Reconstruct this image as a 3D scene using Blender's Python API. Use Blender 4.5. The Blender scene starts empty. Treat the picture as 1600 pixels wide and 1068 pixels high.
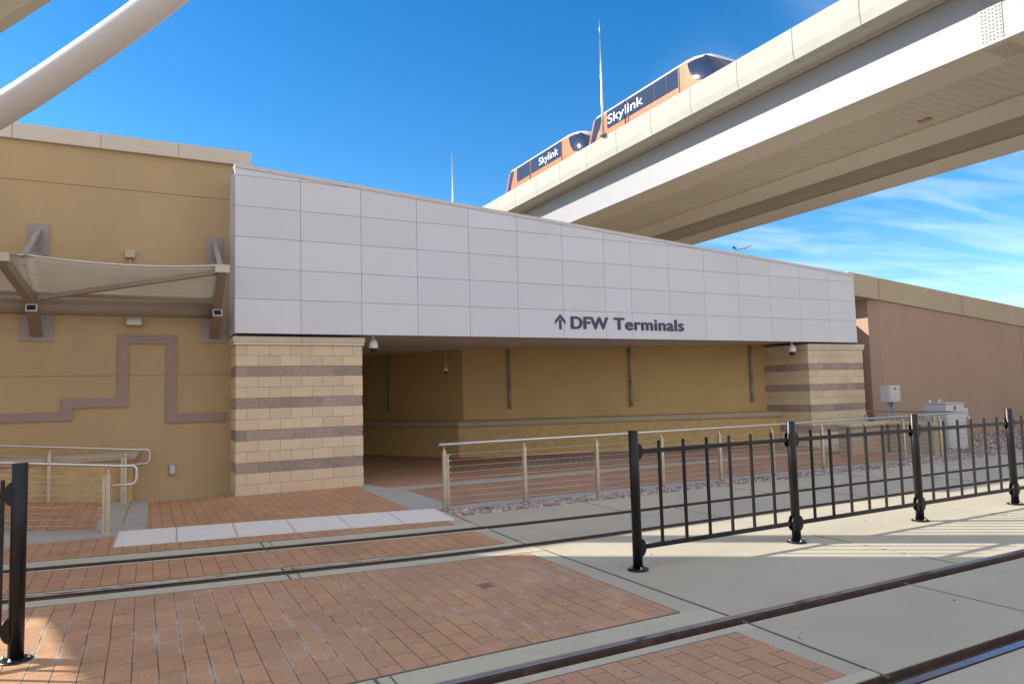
import bpy, bmesh, math, random
from mathutils import Vector, Matrix
random.seed(7)
sc = bpy.context.scene
COL = sc.collection
R = math.radians

# ------------------------------------------------------------------ camera
CAM = Vector((-1.5401, -14.2216, 1.7929))
yaw, pitch, roll, FPX = 0.4831, 0.0726, -0.0262, 1099.32
fw = Vector((math.sin(yaw)*math.cos(pitch), math.cos(yaw)*math.cos(pitch), math.sin(pitch)))
rt = Vector((math.cos(yaw), -math.sin(yaw), 0)); up = rt.cross(fw)
rt2 = rt*math.cos(roll)+up*math.sin(roll); up2 = -rt*math.sin(roll)+up*math.cos(roll)
cd = bpy.data.cameras.new("camera"); cam = bpy.data.objects.new("camera", cd); COL.objects.link(cam)
m = Matrix((rt2, up2, -fw)).transposed().to_4x4(); m.translation = CAM
cam.matrix_world = m
cd.sensor_width = 36; cd.lens = FPX/1600*36; cd.clip_start = .05; cd.clip_end = 6000
sc.camera = cam

# ------------------------------------------------------------------ world and sun
FILL_VEIL = (.9, (5.1, 4.95, 5.15))
SUN = Vector((-1.62, 1.12, 1.0)).normalized()
elev = math.asin(SUN.z)
w = bpy.data.worlds.new("World"); sc.world = w; w.use_nodes = True
nt = w.node_tree; N = nt.nodes; L = nt.links
bg = N['Background']
sky = N.new('ShaderNodeTexSky'); sky.sky_type = 'NISHITA'; sky.sun_disc = False
sky.sun_elevation = elev; sky.sun_rotation = math.atan2(SUN.x, SUN.y)
sky.altitude = 200; sky.air_density = 1.0; sky.dust_density = .2; sky.ozone_density = 3.0
hs = N.new('ShaderNodeHueSaturation'); hs.inputs['Saturation'].default_value = 1.36
L.new(sky.outputs[0], hs.inputs['Color'])
# thin cirrus drawn on a high flat layer: direction divided by its height
tc = N.new('ShaderNodeTexCoord'); sep = N.new('ShaderNodeSeparateXYZ'); L.new(tc.outputs['Generated'], sep.inputs[0])
zz = N.new('ShaderNodeMath'); zz.operation = 'MAXIMUM'; zz.inputs[1].default_value = .03; L.new(sep.outputs['Z'], zz.inputs[0])
dv = N.new('ShaderNodeVectorMath'); dv.operation = 'DIVIDE'; L.new(tc.outputs['Generated'], dv.inputs[0])
cmb = N.new('ShaderNodeCombineXYZ')
for k in range(3): L.new(zz.outputs[0], cmb.inputs[k])
L.new(cmb.outputs[0], dv.inputs[1])
mp = N.new('ShaderNodeMapping'); mp.inputs['Rotation'].default_value = (0, 0, R(-38)); mp.inputs['Scale'].default_value = (.42, 1.5, 0)
L.new(dv.outputs[0], mp.inputs[0])
n1 = N.new('ShaderNodeTexNoise'); n1.inputs['Scale'].default_value = 1.5; n1.inputs['Detail'].default_value = 9; n1.inputs['Roughness'].default_value = .50; n1.inputs['Distortion'].default_value = .9
L.new(mp.outputs[0], n1.inputs[0])
cr = N.new('ShaderNodeValToRGB'); cr.color_ramp.elements[0].position = .40; cr.color_ramp.elements[1].position = .80
L.new(n1.outputs[0], cr.inputs[0])
# the cloud bank lies low in the north-east
dt = N.new('ShaderNodeVectorMath'); dt.operation = 'DOT_PRODUCT'; dt.inputs[1].default_value = Vector((.83, .52, .10)).normalized()
L.new(tc.outputs['Generated'], dt.inputs[0])
mr = N.new('ShaderNodeMapRange'); mr.inputs[1].default_value = .90; mr.inputs[2].default_value = .985; mr.inputs[3].default_value = .0; mr.inputs[4].default_value = 1
L.new(dt.outputs['Value'], mr.inputs[0])
mm = N.new('ShaderNodeMath'); mm.operation = 'MULTIPLY'; L.new(cr.outputs[0], mm.inputs[0]); L.new(mr.outputs[0], mm.inputs[1])
m2 = N.new('ShaderNodeMath'); m2.operation = 'MULTIPLY'; m2.inputs[1].default_value = .36; L.new(mm.outputs[0], m2.inputs[0])
mx = N.new('ShaderNodeMixRGB'); L.new(m2.outputs[0], mx.inputs[0]); L.new(hs.outputs[0], mx.inputs[1]); mx.inputs[2].default_value = (6.2, 6.9, 7.8, 1)
# added fill light: unseen bright cloud veil over the southern sky, behind the photographer
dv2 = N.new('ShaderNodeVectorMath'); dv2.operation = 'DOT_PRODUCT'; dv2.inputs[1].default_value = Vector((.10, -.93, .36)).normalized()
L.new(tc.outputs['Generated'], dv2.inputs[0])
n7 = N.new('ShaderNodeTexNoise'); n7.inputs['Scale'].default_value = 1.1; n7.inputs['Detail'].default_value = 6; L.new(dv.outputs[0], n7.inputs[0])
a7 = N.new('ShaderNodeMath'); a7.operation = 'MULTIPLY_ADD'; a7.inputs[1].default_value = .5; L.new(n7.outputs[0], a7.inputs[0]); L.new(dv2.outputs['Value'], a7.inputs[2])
r7 = N.new('ShaderNodeMapRange'); r7.interpolation_type = 'SMOOTHSTEP'; r7.inputs[1].default_value = .22; r7.inputs[2].default_value = .75; r7.inputs[4].default_value = FILL_VEIL[0]; L.new(a7.outputs[0], r7.inputs[0])
mx7 = N.new('ShaderNodeMixRGB'); L.new(r7.outputs[0], mx7.inputs[0]); L.new(mx.outputs[0], mx7.inputs[1]); mx7.inputs[2].default_value = (*FILL_VEIL[1], 1)
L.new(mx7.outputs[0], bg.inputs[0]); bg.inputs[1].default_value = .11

sd = bpy.data.lights.new("sun", 'SUN'); so = bpy.data.objects.new("sun", sd); COL.objects.link(so)
sd.energy = 4.0; sd.angle = R(.5); sd.color = (1, .92, .79)
so.rotation_euler = SUN.to_track_quat('Z', 'Y').to_euler()
sc.view_settings.view_transform = 'Standard'; sc.view_settings.look = 'None'
sc.view_settings.exposure = 1.0; sc.view_settings.gamma = 1
try:
    sc.cycles.max_bounces = 8; sc.cycles.diffuse_bounces = 5
except Exception: pass

# ------------------------------------------------------------------ materials
def mat(name, col, rough=.7, metal=0., var=.12, vscale=3., bump=0., bscale=40., spec=.4, hsv=None, attr=None, fine=0., stain=None, streak=False):
    """procedural: base colour broken up by two noises, optional grain, bump and stains"""
    M = bpy.data.materials.new(name); M.use_nodes = True
    nt = M.node_tree; N = nt.nodes; L = nt.links; b = N['Principled BSDF']
    b.inputs['Roughness'].default_value = rough; b.inputs['Metallic'].default_value = metal
    b.inputs['Specular IOR Level'].default_value = spec
    tc = N.new('ShaderNodeTexCoord')
    src = tc.outputs['Object']
    if streak:
        mp = N.new('ShaderNodeMapping'); mp.inputs['Scale'].default_value = (1, 1, .16); L.new(src, mp.inputs[0]); src = mp.outputs[0]
    n = N.new('ShaderNodeTexNoise'); n.inputs['Scale'].default_value = vscale; n.inputs['Detail'].default_value = 8; n.inputs['Roughness'].default_value = .62
    L.new(src, n.inputs[0])
    r = N.new('ShaderNodeMapRange'); r.inputs[1].default_value = .25; r.inputs[2].default_value = .75
    r.inputs[3].default_value = 1-var; r.inputs[4].default_value = 1+var; L.new(n.outputs[0], r.inputs[0])
    v = N.new('ShaderNodeVectorMath'); v.operation = 'SCALE'; v.inputs[0].default_value = col[:3]; L.new(r.outputs[0], v.inputs['Scale'])
    out = v.outputs[0]
    if fine:
        n3 = N.new('ShaderNodeTexNoise'); n3.inputs['Scale'].default_value = 90; n3.inputs['Detail'].default_value = 3; L.new(tc.outputs['Object'], n3.inputs[0])
        r3 = N.new('ShaderNodeMapRange'); r3.inputs[1].default_value = .3; r3.inputs[2].default_value = .7; r3.inputs[3].default_value = 1-fine; r3.inputs[4].default_value = 1+fine; L.new(n3.outputs[0], r3.inputs[0])
        v3 = N.new('ShaderNodeVectorMath'); v3.operation = 'SCALE'; L.new(out, v3.inputs[0]); L.new(r3.outputs[0], v3.inputs['Scale']); out = v3.outputs[0]
    if attr:
        a = N.new('ShaderNodeAttribute'); a.attribute_name = attr
        v2 = N.new('ShaderNodeVectorMath'); v2.operation = 'MULTIPLY'; L.new(out, v2.inputs[0]); L.new(a.outputs['Color'], v2.inputs[1]); out = v2.outputs[0]
    if stain:
        sc_, lo, hi, scol, amt = stain
        n4 = N.new('ShaderNodeTexNoise'); n4.inputs['Scale'].default_value = sc_; n4.inputs['Detail'].default_value = 10; n4.inputs['Roughness'].default_value = .7; L.new(src, n4.inputs[0])
        r4 = N.new('ShaderNodeMapRange'); r4.inputs[1].default_value = lo; r4.inputs[2].default_value = hi; r4.inputs[4].default_value = amt; L.new(n4.outputs[0], r4.inputs[0])
        x4 = N.new('ShaderNodeMixRGB'); L.new(r4.outputs[0], x4.inputs[0]); L.new(out, x4.inputs[1]); x4.inputs[2].default_value = (*scol, 1); out = x4.outputs[0]
    L.new(out, b.inputs['Base Color'])
    if bump:
        nb = N.new('ShaderNodeTexNoise'); nb.inputs['Scale'].default_value = bscale; nb.inputs['Detail'].default_value = 6; L.new(tc.outputs['Object'], nb.inputs[0])
        bp = N.new('ShaderNodeBump'); bp.inputs['Strength'].default_value = min(1, bump); bp.inputs['Distance'].default_value = .02; L.new(nb.outputs[0], bp.inputs['Height']); L.new(bp.outputs[0], b.inputs['Normal'])
    return M

def paver_mat(name, c1, c2, bw, rh, mortar, efflo=.5, dirt=(.30, .25, .22), rot=90, offs=.5, elo=.55):
    M = bpy.data.materials.new(name); M.use_nodes = True
    nt = M.node_tree; N = nt.nodes; L = nt.links; b = N['Principled BSDF']; b.inputs['Roughness'].default_value = .82
    b.inputs['Specular IOR Level'].default_value = .25
    tc = N.new('ShaderNodeTexCoord'); mp = N.new('ShaderNodeMapping'); mp.inputs['Rotation'].default_value = (0, 0, R(rot))
    L.new(tc.outputs['Object'], mp.inputs[0])
    nw = N.new('ShaderNodeTexNoise'); nw.inputs['Scale'].default_value = 1.7; L.new(tc.outputs['Object'], nw.inputs[0])
    ad = N.new('ShaderNodeVectorMath'); ad.operation = 'MULTIPLY_ADD'; ad.inputs[1].default_value = (.05, .018, 0); L.new(nw.outputs['Color'], ad.inputs[0]); L.new(mp.outputs[0], ad.inputs[2])
    br = N.new('ShaderNodeTexBrick'); L.new(ad.outputs[0], br.inputs[0])
    br.inputs['Scale'].default_value = 1; br.inputs['Brick Width'].default_value = bw; br.inputs['Row Height'].default_value = rh
    br.inputs['Mortar Size'].default_value = .0042; br.inputs['Mortar Smooth'].default_value = .3; br.inputs['Bias'].default_value = 0
    br.offset = offs
    br.inputs['Color1'].default_value = (*c1, 1); br.inputs['Color2'].default_value = (*c2, 1); br.inputs['Mortar'].default_value = (*mortar, 1)
    # worn and stained surface
    n = N.new('ShaderNodeTexNoise'); n.inputs['Scale'].default_value = .9; n.inputs['Detail'].default_value = 9; n.inputs['Roughness'].default_value = .65; L.new(tc.outputs['Object'], n.inputs[0])
    r = N.new('ShaderNodeMapRange'); r.inputs[1].default_value = .3; r.inputs[2].default_value = .7; r.inputs[3].default_value = .84; r.inputs[4].default_value = 1.14; L.new(n.outputs[0], r.inputs[0])
    v = N.new('ShaderNodeVectorMath'); v.operation = 'SCALE'; L.new(br.outputs['Color'], v.inputs[0]); L.new(r.outputs[0], v.inputs['Scale'])
    n2 = N.new('ShaderNodeTexNoise'); n2.inputs['Scale'].default_value = 60; n2.inputs['Detail'].default_value = 4; L.new(tc.outputs['Object'], n2.inputs[0])
    r2 = N.new('ShaderNodeMapRange'); r2.inputs[1].default_value = .3; r2.inputs[2].default_value = .7; r2.inputs[3].default_value = .86; r2.inputs[4].default_value = 1.14; L.new(n2.outputs[0], r2.inputs[0])
    v2 = N.new('ShaderNodeVectorMath'); v2.operation = 'SCALE'; L.new(v.outputs[0], v2.inputs[0]); L.new(r2.outputs[0], v2.inputs['Scale'])
    # white bloom creeping out of the joints
    br2 = N.new('ShaderNodeTexBrick'); L.new(ad.outputs[0], br2.inputs[0]); br2.offset = offs
    br2.inputs['Scale'].default_value = 1; br2.inputs['Brick Width'].default_value = bw; br2.inputs['Row Height'].default_value = rh
    br2.inputs['Mortar Size'].default_value = .03; br2.inputs['Mortar Smooth'].default_value = 1
    n5 = N.new('ShaderNodeTexNoise'); n5.inputs['Scale'].default_value = 1.3; n5.inputs['Detail'].default_value = 12; n5.inputs['Roughness'].default_value = .72; L.new(tc.outputs['Object'], n5.inputs[0])
    r5 = N.new('ShaderNodeMapRange'); r5.inputs[1].default_value = elo; r5.inputs[2].default_value = elo+.12; r5.inputs[4].default_value = 1; L.new(n5.outputs[0], r5.inputs[0])
    inv = N.new('ShaderNodeMath'); inv.operation = 'MULTIPLY'; L.new(br2.outputs['Fac'], inv.inputs[0]); L.new(r5.outputs[0], inv.inputs[1])
    e = N.new('ShaderNodeMath'); e.operation = 'MULTIPLY'; e.inputs[1].default_value = efflo; L.new(inv.outputs[0], e.inputs[0])
    x = N.new('ShaderNodeMixRGB'); L.new(e.outputs[0], x.inputs[0]); L.new(v2.outputs[0], x.inputs[1]); x.inputs[2].default_value = (.54, .48, .42, 1)
    # broad greyish traffic film
    n6 = N.new('ShaderNodeTexNoise'); n6.inputs['Scale'].default_value = .55; n6.inputs['Detail'].default_value = 6; L.new(tc.outputs['Object'], n6.inputs[0])
    r6 = N.new('ShaderNodeMapRange'); r6.inputs[1].default_value = .48; r6.inputs[2].default_value = .7; r6.inputs[4].default_value = .34; L.new(n6.outputs[0], r6.inputs[0])
    x6 = N.new('ShaderNodeMixRGB'); L.new(r6.outputs[0], x6.inputs[0]); L.new(x.outputs[0], x6.inputs[1]); x6.inputs[2].default_value = (*dirt, 1)
    L.new(x6.outputs[0], b.inputs['Base Color'])
    # bump: joints sink, surface pits
    s = N.new('ShaderNodeMath'); s.operation = 'MULTIPLY_ADD'; s.inputs[1].default_value = -1.; L.new(br.outputs['Fac'], s.inputs[0])
    k = N.new('ShaderNodeMath'); k.operation = 'MULTIPLY'; k.inputs[1].default_value = .25; L.new(n2.outputs[0], k.inputs[0]); L.new(k.outputs[0], s.inputs[2])
    bp = N.new('ShaderNodeBump'); bp.inputs['Strength'].default_value = .6; bp.inputs['Distance'].default_value = .01; L.new(s.outputs[0], bp.inputs['Height']); L.new(bp.outputs[0], b.inputs['Normal'])
    return M

M = {}
M['panel'] = mat('white_metal_panel', (.645, .66, .72), .36, var=.03, vscale=.8, spec=.45, attr='tone', stain=(.8, .55, .85, (.56, .54, .55), .25), streak=True)
M['joint'] = mat('panel_joint', (.44, .42, .42), .7)
M['captrim'] = mat('cap_trim', (.60, .57, .56), .45, var=.06)
M['text'] = mat('purple_letter', (.085, .06, .15), .55, var=.1)
M['stucco'] = mat('tan_stucco', (.50, .365, .20), .9, var=.08, vscale=.7, bump=.5, bscale=160, fine=.05, stain=(.9, .52, .8, (.40, .29, .17), .35), streak=True)
M['stucco_in'] = mat('ochre_stucco', (.62, .445, .20), .92, var=.08, vscale=.8, bump=.5, bscale=120, fine=.07, stain=(1.1, .5, .8, (.50, .35, .16), .5))
M['stucco_r'] = mat('pinkish_stucco', (.43, .30, .225), .9, var=.05, vscale=.6, bump=.5, bscale=160, fine=.04, stain=(.5, .5, .8, (.36, .245, .21), .5))
M['coping'] = mat('precast_coping', (.47, .39, .28), .85, var=.08, vscale=1.5, bump=.2, bscale=60, fine=.04, stain=(1.2, .55, .8, (.36, .32, .26), .5))
M['copingL'] = mat('pale_precast_coping', (.62, .55, .46), .85, var=.06, vscale=1.5, bump=.2, bscale=60, fine=.04)
M['trim'] = mat('mauve_trim', (.34, .25, .215), .85, var=.06, vscale=2, bump=.3, bscale=120)
M['block'] = mat('tan_block', (.71, .575, .405), .88, var=.05, vscale=5, bump=.45, bscale=90, fine=.06, attr='tone')
M['dblock'] = mat('dark_split_block', (.40, .315, .27), .92, var=.18, vscale=14, bump=1., bscale=48, fine=.22, attr='tone')
M['mortar'] = mat('mortar', (.45, .37, .28), .95, bump=.3)
M['capstone'] = mat('cap_stone', (.68, .60, .47), .85, var=.06, bump=.2, fine=.04)
M['splitwall'] = mat('ochre_split_face', (.60, .43, .20), .93, var=.16, vscale=7, bump=1., bscale=45, fine=.16, stain=(2.5, .55, .75, (.42, .22, .07), .5))
M['conc'] = mat('paving_concrete', (.475, .43, .335), .86, var=.10, vscale=.7, bump=.25, bscale=110, fine=.07, stain=(1.6, .6, .85, (.27, .24, .21), .5))
M['band'] = mat('cream_concrete_band', (.52, .485, .375), .86, var=.10, vscale=2.2, bump=.3, bscale=90, fine=.09, stain=(2.2, .56, .8, (.26, .24, .22), .55))
M['blueconc'] = mat('cool_grey_concrete', (.41, .395, .37), .85, var=.08, vscale=2, bump=.2, bscale=100, fine=.06, stain=(2., .55, .85, (.27, .26, .25), .4))
M['tact'] = mat('white_tactile', (.72, .69, .66), .75, var=.05, vscale=3, fine=.04, stain=(3, .55, .8, (.45, .4, .36), .4))
M['dark'] = mat('hollow_shade', (.03, .026, .024), .95)
M['jt'] = mat('joint_sealant', (.15, .13, .115), .9)
M['jt2'] = mat('faint_saw_cut', (.26, .235, .20), .9)
M['wear'] = mat('worn_paver', (.27, .17, .12), .95, var=.3, vscale=20, bump=.8, bscale=60)
M['dirt'] = mat('dry_earth', (.22, .17, .12), .95, var=.2, vscale=.3, bump=.4, bscale=20)
M['paver'] = paver_mat('brick_pavers', (.52, .29, .165), (.455, .255, .145), .33, .158, (.13, .10, .08), .5, (.44, .30, .21), elo=.56)
M['paver2'] = paver_mat('brick_pavers_stained', (.515, .30, .175), (.445, .265, .16), .33, .158, (.13, .10, .08), .8, (.43, .32, .24), elo=.50)
M['paverw'] = paver_mat('walkway_pavers', (.44, .26, .165), (.37, .22, .145), .31, .155, (.13, .11, .10), .6, (.30, .22, .18), rot=0, elo=.55)
M['paverc'] = paver_mat('bleached_cobbles', (.36, .24, .19), (.29, .19, .15), .30, .2, (.20, .16, .15), 1., (.36, .30, .27), rot=32, elo=.36)
M['rock'] = mat('lava_rock', (.36, .305, .285), .95, var=.35, vscale=9, bump=.6, bscale=60, attr='tone')
M['bed'] = mat('mulch_soil', (.17, .125, .12), .95, var=.3, vscale=12, bump=1., bscale=30)
M['weed'] = mat('weed', (.10, .13, .04), .8, var=.3)
M['black'] = mat('black_powder_coat', (.008, .008, .009), .36, var=.2, vscale=8, spec=.38, bump=.04, bscale=200, stain=(6, .62, .8, (.05, .045, .04), .4))
M['boltm'] = mat('zinc_bolt', (.55, .55, .56), .35, 1.)
M['steel'] = mat('brushed_steel', (.66, .63, .57), .33, .9, var=.12, vscale=12, bump=.03, bscale=150)
M['steelw'] = mat('weathered_steel_post', (.62, .55, .42), .34, .85, var=.15, vscale=9)
M['railhead'] = mat('polished_rail_head', (.34, .33, .38), .22, 1., var=.15, vscale=5)
M['rust'] = mat('rusty_rail', (.075, .048, .038), .9, var=.35, vscale=14, bump=.3, bscale=80, stain=(5, .55, .7, (.16, .10, .06), .7))
M['arm'] = mat('taupe_paint', (.29, .22, .165), .5, var=.05, spec=.4)
M['plate'] = mat('taupe_plate', (.34, .29, .27), .55, var=.05)
M['fabric'] = mat('awning_fabric', (.80, .76, .66), .8, var=.05, vscale=2)
M['hem'] = mat('fabric_hem', (.80, .78, .74), .7)
M['soffit'] = mat('soffit_metal', (.60, .53, .46), .55, var=.06, vscale=1)
M['white'] = mat('white_paint', (.80, .80, .79), .3, var=.03, spec=.5)
M['beige'] = mat('beige_plastic', (.52, .44, .33), .6, var=.04)
M['greybox'] = mat('grey_enclosure', (.55, .54, .53), .45, var=.05, stain=(6, .6, .8, (.35, .3, .26), .3))
M['glassd'] = mat('dark_dome', (.01, .01, .012), .08, spec=.8)
M['pipe'] = mat('galvanised_pipe', (.34, .33, .32), .5, .3, var=.05, vscale=2)
M['lamp'] = mat('lens', (.6, .58, .52), .2, spec=.6)
M['para'] = mat('cream_parapet', (.375, .38, .35), .85, var=.04, vscale=.7, fine=.03, stain=(.35, .5, .8, (.50, .50, .43), .45))
M['girder'] = mat('painted_steel_girder', (.285, .29, .32), .5, var=.03, vscale=.6)
M['girderb'] = mat('girder_underside', (.50, .44, .37), .6, var=.06, vscale=.5, stain=(.5, .55, .8, (.38, .33, .28), .5))
M['deck'] = mat('deck_concrete', (.46, .43, .37), .85, var=.08, vscale=.5)
M['orange'] = mat('orange_paint', (.50, .14, .045), .5, var=.04, spec=.3)
M['tglass'] = mat('train_window', (.022, .030, .055), .06, var=.15, spec=.9)
M['seal'] = mat('door_seal', (.015, .012, .012), .5)
M['roofw'] = mat('train_roof', (.66, .68, .68), .35, var=.03)
M['tube'] = mat('white_tube_paint', (.74, .73, .71), .38, var=.04, vscale=1.2, spec=.5)
M['memb'] = mat('canopy_membrane', (.62, .62, .50), .8, var=.03)
M['jet'] = mat('jet_paint', (.45, .48, .55), .35)
M['jetb'] = mat('jet_tail', (.08, .12, .35), .4)
M['sticker'] = mat('black_sticker', (.03, .03, .05), .5)
M['plantw'] = mat('tan_split_face', (.47, .37, .26), .93, var=.14, vscale=7, bump=.9, bscale=45, fine=.12)
M['rustspot'] = mat('rust_spot', (.36, .20, .09), .9, var=.3)
M['ribbed'] = mat('corrugated_deck_pan', (.44, .385, .32), .6, var=.05, vscale=.5)

# ------------------------------------------------------------------ mesh helpers
def new(name, bm, mats, parent=None, smooth=False, loc=None):
    me = bpy.data.meshes.new(name)
    bm.normal_update(); bm.to_mesh(me); bm.free()
    if not isinstance(mats, (list, tuple)): mats = [mats]
    for k in mats: me.materials.append(M[k])
    if smooth:
        for p in me.polygons: p.use_smooth = True
    o = bpy.data.objects.new(name, me); COL.objects.link(o)
    if parent: o.parent = parent
    if loc: o.location = loc
    return o
def thing(name, label, cat, loc=(0, 0, 0), group=None):
    o = bpy.data.objects.new(name, None); COL.objects.link(o); o.location = loc
    o.empty_display_size = .2
    o['label'] = label; o['category'] = cat
    if group: o['group'] = group
    return o
def tag(o, label, cat, group=None):
    o['label'] = label; o['category'] = cat
    if group: o['group'] = group
    return o
def struct(o, label=None):
    o['kind'] = 'structure'
    if label: o['label'] = label
    return o
def B(): return bmesh.new()
def box(bm, x0, x1, y0, y1, z0, z1, mi=0, bev=0):
    vs = [bm.verts.new(p) for p in ((x0, y0, z0), (x1, y0, z0), (x1, y1, z0), (x0, y1, z0), (x0, y0, z1), (x1, y0, z1), (x1, y1, z1), (x0, y1, z1))]
    fs = []
    for q in ((0, 3, 2, 1), (4, 5, 6, 7), (0, 1, 5, 4), (1, 2, 6, 5), (2, 3, 7, 6), (3, 0, 4, 7)):
        f = bm.faces.new([vs[i] for i in q]); f.material_index = mi; fs.append(f)
    if bev:
        es = list({e for f in fs for e in f.edges})
        g = bmesh.ops.bevel(bm, geom=es, offset=bev, segments=1, affect='EDGES', profile=.5)
        for f in g['faces']: f.material_index = mi
    return vs
def xform(vs, mtx):
    for v in vs: v.co = mtx @ v.co
def bar(bm, a, b, wx, wy, mi=0, upv=Vector((0, 0, 1))):
    """rectangular bar from a to b"""
    a = Vector(a); b = Vector(b); d = (b-a).normalized()
    s = d.cross(upv)
    if s.length < 1e-4: s = d.cross(Vector((0, 1, 0)))
    s.normalize(); t = s.cross(d)
    vs = []
    for p in (a, b):
        for u, v in ((-1, -1), (1, -1), (1, 1), (-1, 1)): vs.append(bm.verts.new(p+s*u*wx/2+t*v*wy/2))
    for q in ((3, 2, 1, 0), (4, 5, 6, 7), (0, 1, 5, 4), (1, 2, 6, 5), (2, 3, 7, 6), (3, 0, 4, 7)):
        bm.faces.new([vs[i] for i in q]).material_index = mi
def tube(bm, pts, r, n=12, mi=0, cap=True, r2=None):
    pts = [Vector(p) for p in pts]; rings = []
    ref = None
    for i, p in enumerate(pts):
        d = (pts[min(i+1, len(pts)-1)]-pts[max(i-1, 0)]).normalized()
        if ref is None:
            ref = d.cross(Vector((0, 0, 1)))
            if ref.length < 1e-3: ref = Vector((1, 0, 0))
        s = (ref-d*ref.dot(d)).normalized(); ref = s; t = d.cross(s)
        rr = r if r2 is None else r+(r2-r)*i/(len(pts)-1)
        rings.append([bm.verts.new(p+(s*math.cos(a)+t*math.sin(a))*rr) for a in [2*math.pi*k/n for k in range(n)]])
    for A, Bq in zip(rings, rings[1:]):
        for k in range(n):
            f = bm.faces.new((A[k], A[(k+1) % n], Bq[(k+1) % n], Bq[k])); f.smooth = True; f.material_index = mi
    if cap:
        bm.faces.new(rings[0][::-1]).material_index = mi; bm.faces.new(rings[-1]).material_index = mi
def lathe(bm, prof, c, n=20, mi=0, axis='z'):
    rings = []
    for r, z in prof:
        rings.append([bm.verts.new((c[0]+max(r, .0005)*math.cos(a), c[1]+max(r, .0005)*math.sin(a), c[2]+z)) for a in [2*math.pi*k/n for k in range(n)]])
    for A, Bq in zip(rings, rings[1:]):
        for k in range(n):
            f = bm.faces.new((A[k], A[(k+1) % n], Bq[(k+1) % n], Bq[k])); f.smooth = True; f.material_index = mi
    bm.faces.new(rings[0][::-1]).material_index = mi; bm.faces.new(rings[-1]).material_index = mi
def sheet(bm, pts, z, th=.03, mi=0):
    """polygon slab: top at z, with sides going down"""
    top = [bm.verts.new((p[0], p[1], z)) for p in pts]; bot = [bm.verts.new((p[0], p[1], z-th)) for p in pts]
    f = bm.faces.new(top); f.material_index = mi
    f.normal_update()
    if f.normal.z < 0: f.normal_flip()
    for i in range(len(pts)):
        j = (i+1) % len(pts); bm.faces.new((top[i], bot[i], bot[j], top[j])).material_index = mi
def lerpc(c, x):
    for (x0, y0), (x1, y1) in zip(c, c[1:]):
        if x <= x1: return y0+(y1-y0)*(x-x0)/(x1-x0)
    return c[-1][1]
def strip(bm, ya, yb, x0, x1, z, th=.03, step=.5, mi=0):
    """slab between two curves y=ya(x) (lower) and y=yb(x) (upper)"""
    n = max(1, int(round((x1-x0)/step))); xs = [x0+(x1-x0)*i/n for i in range(n+1)]
    A = [bm.verts.new((x, ya(x), z)) for x in xs]; Bv = [bm.verts.new((x, yb(x), z)) for x in xs]
    C = [bm.verts.new((x, ya(x), z-th)) for x in xs]; D = [bm.verts.new((x, yb(x), z-th)) for x in xs]
    for i in range(n):
        for q in ((A[i], A[i+1], Bv[i+1], Bv[i]), (C[i], C[i+1], A[i+1], A[i]), (Bv[i], Bv[i+1], D[i+1], D[i])):
            bm.faces.new(q).material_index = mi
    bm.faces.new((A[0], Bv[0], D[0], C[0])).material_index = mi; bm.faces.new((A[-1], C[-1], D[-1], Bv[-1])).material_index = mi
def text_mesh(s, size, parent, name, mk, loc, rot, offset=0., ext=.01, sx=1., space=1., fit=None, bold=0):
    cu = bpy.data.curves.new(name, 'FONT'); cu.body = s; cu.size = size; cu.extrude = ext; cu.offset = offset; cu.resolution_u = 6
    cu.space_character = space
    o = bpy.data.objects.new(name, cu)
    COL.objects.link(o); bpy.context.view_layer.update()
    me = bpy.data.meshes.new_from_object(o.evaluated_get(bpy.context.evaluated_depsgraph_get()))
    bpy.data.objects.remove(o); me.materials.clear(); me.materials.append(M[mk])
    if bold:
        b2 = bmesh.new()
        for n_, (dx_, dy_) in enumerate(((-1, 0), (1, 0), (0, .6), (0, -.6), (-.5, 0), (.5, 0))):
            k0 = len(b2.verts); b2.from_mesh(me); b2.verts.ensure_lookup_table()
            for v in b2.verts[k0:]: v.co += Vector((dx_*bold, dy_*bold, .0004*n_))
        b2.to_mesh(me); b2.free()
    q = bpy.data.objects.new(name, me); COL.objects.link(q); q.parent = parent
    q.location = loc; q.rotation_euler = rot; q.scale = (sx, 1, 1)
    if fit:
        xs_ = [v.co.x for v in me.vertices]; zs_ = [v.co.y for v in me.vertices if True]
        k = fit/(max(xs_)-min(xs_)); q.scale = (k, 1, 1)
        if rot[2] == 0: q.location.x = loc[0]-min(xs_)*k
    return q
def sm(c):
    return lambda x: lerpc(c, x)

# ------------------------------------------------------------------ ground, paving, tracks
def smooth_curve(c, x0, x1, step=.4):
    # Catmull-Rom resample so that rails bend softly
    out = []
    P = c
    for i in range(len(P)-1):
        p0 = P[max(i-1, 0)]; p1 = P[i]; p2 = P[i+1]; p3 = P[min(i+2, len(P)-1)]
        m1 = (p2[1]-p0[1])/(p2[0]-p0[0]); m2 = (p3[1]-p1[1])/(p3[0]-p1[0]); h = p2[0]-p1[0]
        k = max(2, int(h/step))
        for j in range(k):
            t = j/k; out.append((p1[0]+h*t, (2*t**3-3*t*t+1)*p1[1]+(t**3-2*t*t+t)*h*m1+(-2*t**3+3*t*t)*p2[1]+(t**3-t*t)*h*m2))
    out.append(P[-1]); return out
R1 = smooth_curve([(-30, -.6), (-14, -2.35), (-8, -3.55), (-4.5, -4.32), (-2.6, -4.70), (-1.35, -4.92), (.42, -5.19), (1.71, -5.36), (3.07, -5.48), (4.9, -5.57), (8.5, -5.6), (14, -5.65), (60, -5.75)], -30, 60)
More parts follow.
